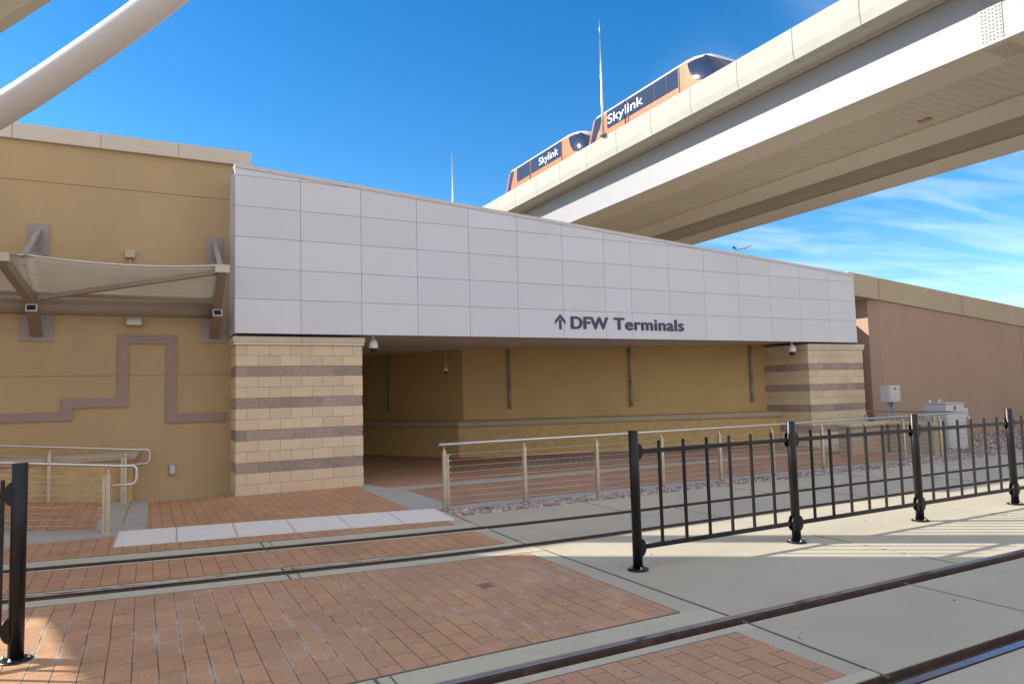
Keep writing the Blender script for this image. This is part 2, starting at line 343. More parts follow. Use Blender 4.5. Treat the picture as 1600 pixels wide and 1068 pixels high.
R2 = smooth_curve([(-30, -2.05), (-14, -3.8), (-8, -5.0), (-4.5, -5.84), (-2.5, -6.23), (-1.38, -6.40), (.12, -6.60), (1.46, -6.77), (2.4, -6.83), (3.6, -6.87), (7.2, -6.89), (9.5, -6.93), (14, -6.98), (60, -7.08)], -30, 60)
r1, r2 = sm(R1), sm(R2); r3 = lambda x: -10.0; r4 = lambda x: -11.435
K = lambda f, d: (lambda x: f(x)+d)
bm = B(); v = [bm.verts.new(p) for p in ((-900, -900, -.08), (900, -900, -.08), (900, 900, -.08), (-900, 900, -.08))]; bm.faces.new(v)
struct(new('ground', bm, 'dirt'))
HW = .042    # half width of rail head
GR = .115    # flangeway
bm = B()
# slabs between the grooves; inside of each track is the flangeway side
XL, XR_ = -16, 46
strip(bm, K(r1, HW+.004), lambda x: 1.2, -1.8, 2.6, 0, .07, .3)
strip(bm, K(r1, HW+.004), lambda x: -4.45, 2.6, XR_, 0, .07, .6)
strip(bm, K(r1, HW+.004), lambda x: -3.12 if x > -9 else K(r1, .5)(x), XL, -1.8, 0, .07, .3)
strip(bm, K(r2, HW+GR), K(r1, -HW-GR), XL, XR_, 0, .07, .4)
strip(bm, K(r3, HW+.004), K(r2, -HW-.004), XL, XR_, 0, .07, .4)
strip(bm, K(r4, HW+GR), K(r3, -HW-GR), XL, XR_, 0, .07, 2)
strip(bm, lambda x: -40, K(r4, -HW-.004), XL, XR_, 0, .07, 2)
struct(new('concrete_pavement', bm, 'conc'))
# walkway side (behind the rock strip)
bm = B()
sheet(bm, [(2.6, -3.98), (17.2, -3.9), (17.2, 1.0), (18.4, 3.0), (18.4, 14), (-.5, 14), (-.5, 1.3), (2.6, 1.3)], 0, .07)
sheet(bm, [(2.21, -3.54), (2.6, -3.63), (2.6, 1.0), (2.45, 1.0), (2.45, -.06), (2.285, -.06)], .004, .02)
sheet(bm, [(-1.79, -2.78), (-1.5, -2.86), (-1.43, .34), (-1.43, .7), (-1.7, .7)], .004, .02)
struct(new('walkway', bm, 'blueconc'))
# cream concrete bands hugging the rails
bm = B()
strip(bm, K(r1, HW+.006), K(r1, .36), XL, 2.56, .004, .01)
strip(bm, K(r1, -.26), K(r1, -HW-GR-.002), XL, 2.56, .004, .01)
strip(bm, K(r2, HW+GR+.002), K(r2, .27), XL, 2.56, .004, .01)
strip(bm, K(r2, -.30), K(r2, -HW-.006), XL, 2.56, .004, .01)
strip(bm, K(r3, HW+.006), K(r3, .30), XL, 2.54, .004, .01)
strip(bm, K(r3, -.27), K(r3, -HW-GR-.002), XL, 2.54, .004, .01)
strip(bm, K(r4, HW+GR+.002), K(r4, .25), XL, 2.54, .004, .01)
strip(bm, K(r4, -.3), K(r4, -HW-.006), XL, 2.54, .004, .01)
struct(new('track_edging', bm, 'band'))
# brick pads
def pad(name, fn, mk, label=None):
    bm = B(); fn(bm); return struct(new(name, bm, mk))
pad('brick_paving', lambda bm: strip(bm, K(r2, .27), K(r1, -.26), XL, 2.33, .008, .02), 'paver')
pad('brick_paving', lambda bm: strip(bm, lambda x: -9.69, K(r2, -.30), XL, 2.29, .008, .02), 'paver2')
pad('brick_paving', lambda bm: strip(bm, lambda x: -11.18, lambda x: -10.27, XL, 2.33, .008, .02), 'paver2')
pad('brick_paving', lambda bm: strip(bm, lambda x: -16, lambda x: -11.74, XL, 2.33, .008, .02), 'paver2')
def nstrip(bm):
    strip(bm, K(r1, .36), lambda x: -3.14 if x > -9 else K(r1, .9)(x), XL, -1.87, .008, .02)
    sheet(bm, [(-1.87, r1(-1.87)+.36), (0, r1(0)+.36), (2.28, r1(2.28)+.32), (2.33, -4.74), (-1.87, -3.97)], .008, .02)
pad('brick_paving', nstrip, 'paver')
pad('brick_paving', lambda bm: sheet(bm, [(-1.49, -2.93), (2.2, -3.52), (2.28, -.05), (2.28, -.035), (-.035, -.035), (-.035, .34), (-1.42, .34)], .008, .02), 'paverw' if 0 else 'paver')
pad('walkway_paving', lambda bm: sheet(bm, [(2.95, -1.18), (2.92, -3.5), (15.3, -3.68), (15.3, -1.25)], .008, .02), 'paverw')
pad('walkway_paving', lambda bm: sheet(bm, [(2.75, -.62), (15.5, -.78), (15.5, 1.1), (7.1, 4.0), (4.6, 7.8), (2.5, 11.5), (2.5, .3)], .008, .02), 'paverw')
pad('cobble_paving', lambda bm: sheet(bm, [(6.2, .55), (9.2, .2), (15.3, -.2), (15.5, 1.0), (12, 2.3), (8.6, 3.45), (7.4, 2.6)], .012, .02), 'paverc')
# tactile warning strip: seven slabs with ribs
tw = thing('tactile_strip', 'white ribbed tactile warning strip laid across the crossing beside the first rail', 'tactile strip', (0, 0, 0))
T0 = [(-1.83, -2.79, -1.86, -3.93), (2.55, -3.64, 2.44, -4.72)]
def tp(u, v_):
    a, b = T0; x0 = a[0]+(b[0]-a[0])*u; y0 = a[1]+(b[1]-a[1])*u; x1 = a[2]+(b[2]-a[2])*u; y1 = a[3]+(b[3]-a[3])*u
    return (x0+(x1-x0)*v_, y0+(y1-y0)*v_)
for k in range(6):
    u0, u1 = k/6+.0012, (k+1)/6-.0012
    bm = B(); sheet(bm, [tp(u0, 0), tp(u0, 1), tp(u1, 1), tp(u1, 0)], .014, .02)
    nr = 22
    for j in range(nr):
        v0 = (j+.25)/nr; v1 = (j+.75)/nr
        sheet(bm, [tp(u0+.004, v0), tp(u0+.004, v1), tp(u1-.004, v1), tp(u1-.004, v0)], .0175, .004)
    new('slab', bm, 'tact', tw)
# saw cuts and sealant joints
bm = B()
def jt(x0, y0, x1, y1, w=.012, z=.0145):
    d = Vector((x1-x0, y1-y0)); n_ = Vector((-d.y, d.x)).normalized()*w/2
    sheet(bm, [(x0-n_.x, y0-n_.y), (x1-n_.x, y1-n_.y), (x1+n_.x, y1+n_.y), (x0+n_.x, y0+n_.y)], z, .012)
Z = .006
jt(2.58, -4.46, 2.53, r1(2.53)+.05, .014, Z); jt(2.55, r1(2.5)-.1, 2.50, r2(2.5)+.1, .014, Z)
jt(2.53, r2(2.5)-.05, 2.56, -9.95, .016, Z); jt(2.56, -10.1, 2.52, -11.33, .016, Z); jt(2.53, -11.5, 2.6, -16, .014, Z)
bmj = bm; bm = B()
for x in (5.6, 8.65, 11.7, 14.75, 17.8, 20.9, 24): 
    jt(x, r2(x)-.05, x, -9.95, .004, Z); jt(x, r1(x)-.1, x, r2(x)+.1, .004, Z); jt(x-.8, -4.5, x-.8, r1(x)+.05, .004, Z)
jt(4.54, -10.1, 4.54, -11.33, .004, Z)
struct(new('saw_cut', bm, 'jt2')); bm = bmj
for x in (-.22, -.12, -6.2, -6.1):
    for a, b in ((r1(x)+.05, r1(x)+.36), (r1(x)-.26, r1(x)-.1), (r2(x)+.1, r2(x)+.27), (r2(x)-.3, r2(x)-.05), (-9.69, -9.95), (-10.1, -10.26)):
        jt(x, a, x, b, .02 if abs(x+.22) < .01 or x == -6.2 else .008, .0085)
jt(-1.82, -2.80, -1.72, .55, .007, Z)
# thin dark joints round the pads
for f_ in (K(r2, -.30), K(r1, .36), K(r1, -.26), K(r2, .27)):
    x = -4.
    while x < 2.25:
        jt(x, f_(x), x+.3, f_(min(x+.3, 2.3)), .009, .0095); x += .3
jt(-8, -9.69, 2.29, -9.69, .01, .0095); jt(2.29, -9.69, 2.29, r2(2.29)-.3, .008, .0095); jt(-8, -10.27, 2.33, -10.27, .01, .0095)
struct(new('paving_joint', bm, 'jt'))
# broken patches in the edging of rail two
bm = B()
for k in range(60):
    x = random.uniform(-3.8, 1.2); y = r2(x)+HW+GR+.015+abs(random.gauss(0, .025)); l = random.uniform(.03, .22)
    pts = []
    for a in range(9):
        t = 2*math.pi*a/9; pts.append((x+math.cos(t)*l*random.uniform(.5, 1), y+.13*0+r2(x+math.cos(t)*l)-r2(x)+math.sin(t)*.016*random.uniform(.4, 1.3)))
    sheet(bm, pts, .0056+.0002*k/60, .004)
# one spalled paver
sheet(bm, [(1.24, -8.04), (1.29, -8.06), (1.34, -8.03), (1.40, -8.09), (1.37, -8.14), (1.39, -8.20), (1.31, -8.19), (1.27, -8.22), (1.25, -8.13)], .0095, .004)
struct(new('paving_wear', bm, 'wear'))
# rails
def track(name, label, ra, rb, sa, sb, loc, hm):
    t = thing(name, label, 'tram track', loc, 'street tram tracks set in the paving')
    for f, s in ((ra, sa), (rb, sb)):
        bm = B(); strip(bm, K(f, -.030), K(f, .030), XL, XR_, .003, .03, .4)
        bm2 = B(); strip(bm2, K(f, -HW), K(f, HW), XL, XR_, -.004, .05, .4)
        # grooved lip on the inside of the track
        if s < 0: strip(bm2, K(f, -HW-GR), K(f, -HW-GR+.012), XL, XR_, -.006, .05, .4)
        else: strip(bm2, K(f, HW+GR-.012), K(f, HW+GR), XL, XR_, -.006, .05, .4)
        for c in (bm, bm2): 
            for vtx in c.verts: vtx.co -= Vector(loc)
        rl = new('rail', bm2, 'rust', t); new('rail_head', bm, hm, rl)
    bm = B(); strip(bm, K(rb, 0), K(ra, 0), XL, XR_, -.055, .005, .5)
    return t
track('tram_track', 'curving tram track nearer the building, two rails sunk in the paving', r1, r2, -1, 1, (0, -6, 0), 'rust')
track('tram_track', 'straight tram track in the foreground with shiny rail heads', r3, r4, -1, 1, (0, -10.7, 0), 'railhead')

# rock mulch
def rocks(bm, n, fx, size, zf):
    lay = bm.verts.layers.float_color.new('tone') if not bm.verts.layers.float_color.get('tone') else bm.verts.layers.float_color['tone']
    for _ in range(n):
        x, y = fx(); s = size*random.uniform(.55, 1.5)
        c = Vector((x, y, zf(x, y)+s*.28)); q = Matrix.Rotation(random.uniform(0, 6.28), 3, 'Z') @ Matrix.Rotation(random.uniform(-.7, .7), 3, 'X')
        k = random.uniform(.45, 1.65); t = random.uniform(-.12, .18); colr = (k*(1+t), k, k*(1-t*.3), 1)
        vs = []
        for d in ((1, 0, 0), (-1, 0, 0), (0, 1, 0), (0, -1, 0), (0, 0, 1), (0, 0, -1)):
            p = Vector(d)*s*random.uniform(.6, 1.1); p.z *= .7
            v_ = bm.verts.new(c+q @ p+Vector([random.uniform(-.2, .2)*s for _ in range(3)])); v_[lay] = colr; vs.append(v_)
        for a, b, cc in ((0, 2, 4), (2, 1, 4), (1, 3, 4), (3, 0, 4), (2, 0, 5), (1, 2, 5), (3, 1, 5), (0, 3, 5)):
            bm.faces.new((vs[a], vs[b], vs[cc]))
def gz(x, y): return -.01-max(0, min(.03, (x-18)*.01))+.02*math.sin(x*3)*math.cos(y*4)
bm = B()
rocks(bm, 15000, lambda: ((lambda t: (2.62+15.5*t, random.uniform(-4.45, -4.0)))(random.random()**1.4)), .034, lambda x, y: -.008)
rocks(bm, 20000, lambda: (16.9+26*random.random()**1.3, random.uniform(-4.43, -.02)), .048, gz)
rocks(bm, 1200, lambda: (random.uniform(15.95, 16.9), random.uniform(-3.6, -1.6)), .04, lambda x, y: -.03)
o = new('rock_mulch', bm, 'rock'); o['kind'] = 'stuff'; o['label'] = 'purplish brown crushed rock mulch strip beside the track'
bm = B(); sheet(bm, [(2.6, -4.45), (46, -4.45), (46, -.01), (18.9, -.01), (16.9, -3.95), (2.6, -4.05)], -.045, .02)
struct(new('mulch_bed', bm, 'bed'))
# small pebbles and leaf scraps lying about
bm = B()
for k in range(70):
    x = random.uniform(-2.5, 12); y = random.choice((random.uniform(-9.9, -7.1), random.uniform(-11.2, -10.3), random.uniform(-8.9, -7.2), random.uniform(-6.6, -5.8)))
    if x < 2.3 and random.random() < .5: continue
    s_ = random.uniform(.004, .012); a0 = random.uniform(0, 6.28)
    pts = [(x+math.cos(a0+t_)*s_*random.uniform(.6, 1.2), y+math.sin(a0+t_)*s_*random.uniform(.3, .9)) for t_ in (0, 1.2, 2.5, 3.7, 5.0)]
    sheet(bm, pts, .012 if x < 2.6 else .007, .004)
o = new('debris', bm, 'bed'); o['kind'] = 'stuff'; o['label'] = 'tiny pebbles and leaf scraps scattered on the paving'
# weeds
for (wx, wy, wl) in ((3.15, -4.22, 'small green weed in the rock strip near the railing end post'), (9.0, -4.2, 'wispy green weed in the rock strip behind the black fence')):
    bm = B()
    for k in range(60):
        a = random.uniform(0, 6.28); l = random.uniform(.03, .09); b0 = Vector((wx+random.gauss(0, .07), wy+random.gauss(0, .04), 0))
        d = Vector((math.cos(a), math.sin(a), random.uniform(.3, 1.6))).normalized()*l; s = Vector((-math.sin(a), math.cos(a), 0))*.006
        vs = [bm.verts.new(p) for p in (b0-s, b0+s, b0+d*.6+s*1.3, b0+d, b0+d*.6-s*1.3)]; bm.faces.new(vs)
    tag(new('weed', bm, 'weed'), wl, 'weed')

# ------------------------------------------------------------------ masonry pillars
C = .2032
def pillar(x0, side_depth, label):
    t = thing('block_pillar', label, 'pillar', (x0, 0, 0), 'banded block pillars carrying the fascia')
    W = 2.438
    bmc = B(); box(bmc, .012, W-.012, .012, side_depth-.01, 0, 14*C-.002); new('mortar_core', bmc, 'mortar', t)
    bmt = B(); bmd = B()
    lt = bmt.loops.layers.float_color.new('tone'); ld = bmd.loops.layers.float_color.new('tone')
    for k in range(14):
        dark = (k % 3 == 2)
        z0 = k*C+.003; z1 = (k+1)*C-.003
        bmx, lay = (bmd, ld) if dark else (bmt, lt)
        ins = .007 if dark else 0
        def blk(xa, xb, ya, yb):
            before = set(bmx.faces)
            box(bmx, xa, xb, ya, yb, z0, z1, 0, .004)
            g = random.uniform(.93, 1.06) if not dark else random.uniform(.85, 1.15); h = random.uniform(-.02, .02)
            for f in set(bmx.faces)-before:
                for lp in f.loops: lp[lay] = (g+h, g, g-h, 1)
        # front: half, 5 full, half on even offset; full x6 otherwise
        xs = [0]
        first = .2032 if (k % 2) else .4064
        x = first
        while x < W-.05: xs.append(x); x += .4064
        xs.append(W)
        for a, b in zip(xs, xs[1:]):
            blk(a+(.003 if a > 0 else ins), b-(.003 if b < W else ins), ins, .09)
        # sides
        ys = [0.09]; y = .4064 if (k % 2) else .2032
        while y < side_depth-.05: ys.append(y); y += .4064
        ys.append(side_depth); ys = sorted(set(ys))
        for a, b in zip(ys, ys[1:]):
            if b-a < .03: continue
            blk(ins, .09, a+.003, b-.003); blk(W-.09, W-ins, a+.003, b-.003)
    new('tan_block_course', bmt, 'block', t); new('dark_block_course', bmd, 'dblock', t)
    bm = B(); e = .035
    for (xa, xb) in ((-e, W/2-.003), (W/2+.003, W+e)):
        box(bm, xa, xb, -e, side_depth, 14*C, 14*C+.06, 0, .004)
        box(bm, xa-(.012 if xa < 0 else 0), xb+(.012 if xb > W else 0), -e-.012, side_depth, 14*C+.062, 14*C+.165, 0, .006)
    new('cap_stone', bm, 'capstone', t)
    return t
pillar(0, 1.78, 'broad tan block pillar with four dark bands, under the left end of the white fascia')
pillar(15.70, 1.78, 'banded tan block pillar under the right end of the white fascia')

# ------------------------------------------------------------------ fascia
ft = thing('fascia', 'long white metal panelled fascia with purple lettering over the underpass', 'fascia', (0, -.16, 3.05))
F0, PW, HWp, FB = -.03, 1.211, .793, 3.054
xs = [F0+i*PW for i in range(8)]; xs.append(xs[-1]+HWp)
for i in range(7): xs.append(xs[-1]+PW)
FR = xs[-1]
zs = [FB, 3.713, 4.308, 4.902, 5.497, 6.091, 6.6]
topz = lambda x: 6.245-.0645*(x-F0)
bm = B(); tl = bm.loops.layers.float_color.new('tone')
g = .0045
for a, b in zip(xs, xs[1:]):
    for z0, z1 in zip(zs, zs[1:]):
        za, zb = z0+g, z1-g; xa, xb = a+g, b-g
        ta, tb = topz(xa)-.012, topz(xb)-.012
        p = []
        if ta <= za and tb <= za: continue
        # clip against the falling top line
        poly = [(xa, za), (xb, za), (xb, zb), (xa, zb)]
        out = []
        for i in range(4):
            P, Q = poly[i], poly[(i+1) % 4]
            dp = topz(P[0])-.012-P[1]; dq = topz(Q[0])-.012-Q[1]
            if dp >= 0: out.append(P)
            if dp*dq < 0:
                t_ = dp/(dp-dq); out.append((P[0]+(Q[0]-P[0])*t_, P[1]+(Q[1]-P[1])*t_))
        if len(out) < 3: continue
        dy = random.uniform(-.0007, .0007)
        before = len(bm.faces)
        fr = [bm.verts.new((q[0], 0+dy, q[1]-3.05)) for q in out]; bk = [bm.verts.new((q[0], .02, q[1]-3.05)) for q in out]
        bm.faces.new(fr)
        for i in range(len(out)):
            j = (i+1) % len(out); bm.faces.new((fr[i], bk[i], bk[j], fr[j]))
        tn = random.uniform(.965, 1.03); bm.faces.ensure_lookup_table()
        for f in bm.faces[before:]:
            for lp in f.loops: lp[tl] = (tn, tn, tn*random.uniform(.995, 1.005), 1)
# left and right return panels
for z0, z1 in zip(zs, zs[1:]):
    zt = min(z1-g, 6.225)
    if z0+g < zt: box(bm, F0-.004, F0+.004, .01, .955, z0+g-3.05, zt-3.05)
    zt = min(z1-g, topz(FR)-.03)
    if z0+g < zt: box(bm, FR-.004, FR+.006, .01, .44, z0+g-3.05, zt-3.05)
bm.faces.ensure_lookup_table()
for f in bm.faces:
    for lp in f.loops:
        if lp[tl][0] < .5: lp[tl] = (1, 1, 1, 1)
new('metal_panel', bm, 'panel', ft)
bm = B()
vs = [(F0+.006, FB+.004), (FR-.008, FB+.004), (FR-.008, topz(FR)-.02), (F0+.006, topz(F0)-.02)]
fr = [bm.verts.new((x, .018, z-3.05)) for x, z in vs]; bk = [bm.verts.new((x, .45, z-3.05)) for x, z in vs]
bm.faces.new(fr); bm.faces.new(bk[::-1])
for i in range(4): bm.faces.new((fr[i], bk[i], bk[(i+1) % 4], fr[(i+1) % 4]))
new('backing', bm, 'joint', ft)
bm = B()
def slopebox(bm, xa, xb, y0, y1, d0, d1):
    vs = []
    for x in (xa, xb):
        for y, d in ((y0, d0), (y1, d0), (y1, d1), (y0, d1)): vs.append(bm.verts.new((x, y, topz(x)+d-3.05)))
    for q in ((0, 1, 2, 3), (7, 6, 5, 4), (0, 4, 5, 1), (1, 5, 6, 2), (2, 6, 7, 3), (3, 7, 4, 0)): bm.faces.new([vs[i] for i in q])
for a, b in zip(xs[::3], xs[3::3]): slopebox(bm, a+(0 if a > 0 else -.012), b-.002, -.014, .50, -.01, .065)
new('cap_flashing', bm, 'captrim', ft)
# a short raised flashing on the roof edge
bm = B(); slopebox(bm, 5.9, 7.0, .12, .5, .066, .11); new('raised_flashing', bm, 'captrim', ft)
rx = (R(90), 0, 0)
text_mesh('DFW', .415, ft, 'lettering', 'text', (7.415, -.006, 3.285-3.05), rx, ext=.005, fit=1.09, bold=.018)
text_mesh('Terminals', .415, ft, 'lettering', 'text', (8.655, -.006, 3.285-3.05), rx, ext=.005, fit=2.24, bold=.018, space=1.07)
bm = B()
def flat(bm, pts, y0, y1):
    a = [bm.verts.new((x, y0, z)) for x, z in pts]; b = [bm.verts.new((x, y1, z)) for x, z in pts]
    bm.faces.new(a); bm.faces.new(b[::-1])
    for i in range(len(pts)): bm.faces.new((a[i], b[i], b[(i+1) % len(pts)], a[(i+1) % len(pts)]))
ax, az = 7.13, .2
flat(bm, [(ax-.033, az+.01), (ax+.033, az+.01), (ax+.033, az+.24), (ax-.033, az+.24)], -.011, -.002)
flat(bm, [(ax, az+.37), (ax-.145, az+.215), (ax-.145, az+.125), (ax, az+.28)], -.0115, -.0025)
flat(bm, [(ax, az+.37), (ax, az+.28), (ax+.145, az+.125), (ax+.145, az+.215)], -.0115, -.0025)
new('arrow', bm, 'text', ft)

# ------------------------------------------------------------------ underpass: soffit roof, back wall, low walls
ut = thing('underpass_roof', 'ribbed brown metal soffit roof over the dark underpass', 'roof', (0, 0, 3.1))
bm = B()
y = -.12; k = 0
while y < 12:
    box(bm, F0+.02, 17.68, y+.018, y+.132, -.004, .03)
    y += .15
new('soffit_board', bm, 'soffit', ut)
bm = B(); box(bm, F0+.02, 16.88, .292, 14, .03, .5); box(bm, 16.881, 17.7, .292, 1.49, .03, .5); box(bm, F0+.02, 17.68, -.12, .291, .03, .06); new('roof_slab', bm, 'deck', ut)
A0 = Vector((6.4, 4.32)); A1 = Vector((15.69, 1.14)); D0 = Vector((1.9, 12.4))
d1 = (A1-A0).normalized(); n1_ = Vector((-d1.y, d1.x)); d0 = (D0-A0).normalized(); n0_ = Vector((d0.y, -d0.x))
if n0_.y < 0 and n0_.x < 0: n0_ = -n0_
n0_ = Vector((abs(n0_.x), abs(n0_.y)))
def off(o_):
    # offset polyline D0-A0-A1 by o_ away from the walkway
    cs = math.tan(.5*math.acos(max(-1, min(1, n0_.dot(n1_)))))
    bis = (n0_+n1_).normalized(); c = A0+bis*(o_/max(.2, bis.dot(n1_)))
    return [D0+n0_*o_, c, A1+n1_*o_]
def wallpoly(bm, o0, o1, z0, z1):
    p, q = off(o0), off(o1)
    pts = p+q[::-1]
    lo = [bm.verts.new((a.x, a.y, z0)) for a in pts]; hi = [bm.verts.new((a.x, a.y, z1)) for a in pts]
    n = len(pts)
    for i in range(n): bm.faces.new((lo[i], lo[(i+1) % n], hi[(i+1) % n], hi[i]))
    for i in (0, 1):
        for s in (lo, hi): bm.faces.new((s[i], s[i+1], s[n-2-i], s[n-1-i]))
bm = B(); wallpoly(bm, .5, .9, 0, 3.11)
tag(new('underpass_wall', bm, 'stucco_in'), 'ochre stucco wall at the back of the underpass, turning a corner on its left', 'wall')
lw = thing('low_wall', 'long ochre low wall with rounded coping along the back of the underpass', 'low wall', (7, 4, 0), 'low ochre walls with rounded coping')
bm = B(); wallpoly(bm, 0, .498, 0, .86); 
for v_ in bm.verts: v_.co -= Vector((7, 4, 0))
new('wall_body', bm, 'splitwall', lw)
bm = B()
# rounded coping: stacked profile
prof = [(-.03, .862), (-.055, .885), (-.065, .93), (-.055, .985), (-.02, 1.02), (.05, 1.035), (.498, 1.035), (.498, .862)]
rings = [[bm.verts.new((off(o_)[k].x-7, off(o_)[k].y-4, z)) for o_, z in prof] for k in range(3)]
for a, b in zip(rings, rings[1:]):
    for i in range(len(prof)): bm.faces.new((a[i], b[i], b[(i+1) % len(prof)], a[(i+1) % len(prof)]))
bm.faces.new(rings[0]); bm.faces.new(rings[-1][::-1])
new('coping', bm, 'coping', lw)
bm = B(); box(bm, 2.30, 2.5, 1.79, 12.4, 0, 3.11); box(bm, 2.0, 7.5, 12.41, 12.6, 0, 3.11)
tag(new('underpass_end_wall', bm, 'stucco_in'), 'dark ochre wall closing the far left end of the underpass', 'wall')
# planter walls round the right pillar
def planter(x0, x1, y0, y1, label, h=.80):
    t = thing('low_wall', label, 'low wall', ((x0+x1)/2, (y0+y1)/2, 0), 'low ochre walls with rounded coping')
    hx, hy = (x1-x0)/2, (y1-y0)/2
    bm = B(); box(bm, -hx, hx, -hy, hy, -.05, h-.14, 0, .01); new('wall_body', bm, 'plantw', t)
    bm = B(); box(bm, -hx-.04, hx+.04, -hy-.04, hy+.04, h-.138, h, 0, .05); new('coping', bm, 'coping', t)
planter(14.35, 16.25, -2.3, -1.9, 'short low wall in front of the right banded pillar')
planter(15.72, 16.12, -3.55, -2.36, 'short low wall end near the corner of the steel railing')

# downpipes on the back wall
dirw = d1
for i, (px_, py_, zb, lab) in enumerate(((8.02, 4.23, 1.34, 'slim metal pipe on the back wall, left of the lettering'), (11.53, 3.03, 1.30, 'slim metal pipe on the back wall below the lettering'), (15.23, 1.76, 1.33, 'slim metal pipe beside the right banded pillar'), (5.05, 7.05, 1.31, 'slim dark metal pipe in the deep shade by the left banded pillar'))):
    t = thing('wall_pipe', lab, 'pipe', (px_, py_, zb), 'slim pipes on the underpass wall')
    nrm = n1_ if i < 3 else n0_
    # find wall face at this place and sit in front of it
    base = A0 if i < 3 else A0
    dd = d1 if i < 3 else d0
    rel = Vector((px_, py_))-base; along = rel.dot(dd); q = base+dd*along+nrm*(.5-.06)
    t.location = (q.x, q.y, zb)
    ztop = 3.105-zb
    bm = B(); tube(bm, [(0, 0, .0), (0, 0, ztop*.42)], .045, 10); tube(bm, [(0, 0, ztop*.42), (0, 0, ztop)], .038, 10); new('pipe', bm, 'pipe', t)
    for zc in (.15, ztop*.5, ztop-.2):
        bm = B(); tube(bm, [(0, 0, zc), (0, 0, zc+.035)], .052, 10); new('bracket', bm, 'pipe', t)

# ------------------------------------------------------------------ stucco building at the left
sb = thing('stucco_building', 'tall tan stucco wall with stepped mauve band and pale coping at the left', 'building', (-6, .8, 0))
bm = B()
X0, X1, Y0, Y1 = -24+6, .34+6, 0, 12
zl = [0, 2.31, 5.84, 6.57]
for za, zb in zip(zl, zl[1:]):
    box(bm, X0, X1, .0, Y1, za+(.008 if za else 0), zb-.008 if zb < 6.5 else zb)
box(bm, X0+.02, X1-.02, .014, Y1-.02, .01, 6.56)
new('wall', bm, 'stucco', sb)
bm = B()
cx = [X0, -12.1, -9.9, -7.7, -5.5, -3.3, -1.1, 1.1, 2.34+.0, 3.70, 5.02, X1+.03]
cx = [X0] + [X1+.03-1.36*k for k in range(17, -1, -1)]
cx[-2:] = [5.02, X1+.03]
cx[-3] = 3.70; cx[-4] = 2.33
for a, b in zip(cx, cx[1:]):
    if b-a > .1: box(bm, a+.004, b-.004, -.07, .5, 6.572, 6.86, 0, .006)
box(bm, X0+.1, X1, -.05, .48, 6.571, 6.85)
new('coping', bm, 'copingL', sb)
bm = B(); box(bm, X0, X1, 0, 12, 6.561, 6.7) if 0 else box(bm, X0+.03, X1-.03, .52, Y1-.03, 6.571, 6.72); new('roof', bm, 'deck', sb)
# stepped band: one outline
P = [(-9.5, 1.05), (-7, 1.05), (-7, 1.37), (-3.75-2, 1.37)]
outer = [(-9, 1.52), (-2.68, 1.50), (-2.68, 1.73), (-1.80, 1.73), (-1.80, 2.90), (-1.155, 2.90), (-1.155, 1.40), (-.1, 1.40), (-.1, 1.555), (-.985, 1.555), (-.985, 3.075), (-1.965, 3.075), (-1.965, 1.895), (-2.84, 1.895), (-2.84, 1.67), (-9, 1.67)]
bm = B()
rects = [(-9, -2.68, 1.51, 1.67), (-2.84, -2.68, 1.6701, 1.7299), (-2.84, -1.80, 1.73, 1.90), (-1.97, -1.80, 1.9001, 2.9049), (-1.97, -.985, 2.905, 3.08), (-1.155, -.985, 1.5701, 2.9049), (-1.155, -.10, 1.40, 1.57)]
for a, b, c, d in rects: box(bm, a+6, b+6, -.04, .004, c, d)
new('stepped_band', bm, 'trim', sb)
# small fixtures on it
t = thing('wall_light', 'small rectangular floodlight under the awning above the stepped band', 'light', (-1.71, .72, 3.33))
bm = B(); box(bm, -.14, .14, -.10, .02, -.09, .07, 0, .01); new('housing', bm, 'beige', t)
bm = B(); box(bm, -.12, .12, -.106, -.101, -.075, .055); new('lens', bm, 'lamp', t)
bm = B(); box(bm, -.05, .05, .02, .08, -.03, .03); box(bm, -.15, .15, -.06, .03, .071, .10); new('bracket', bm, 'arm', t)
t = thing('junction_box', 'small beige box with a conduit stub on the wall above the awning', 'junction box', (-1.795, .74, 4.60))
bm = B(); box(bm, -.085, .085, -.03, .06, -.07, .075, 0, .008); new('box', bm, 'beige', t)
bm = B(); tube(bm, [(0, .02, -.07), (0, .02, -.62)], .014, 8); new('conduit', bm, 'beige', t)
t = thing('outlet_cover', 'small grey weatherproof outlet cover low on the tan wall', 'outlet', (-1.04, .77, .515))
bm = B(); box(bm, -.05, .05, -.05, .03, -.085, .085, 0, .015); new('cover', bm, 'greybox', t)
bm = B(); box(bm, -.06, .06, .012, .03, -.10, .10, 0, .003); new('back_plate', bm, 'plate', t)

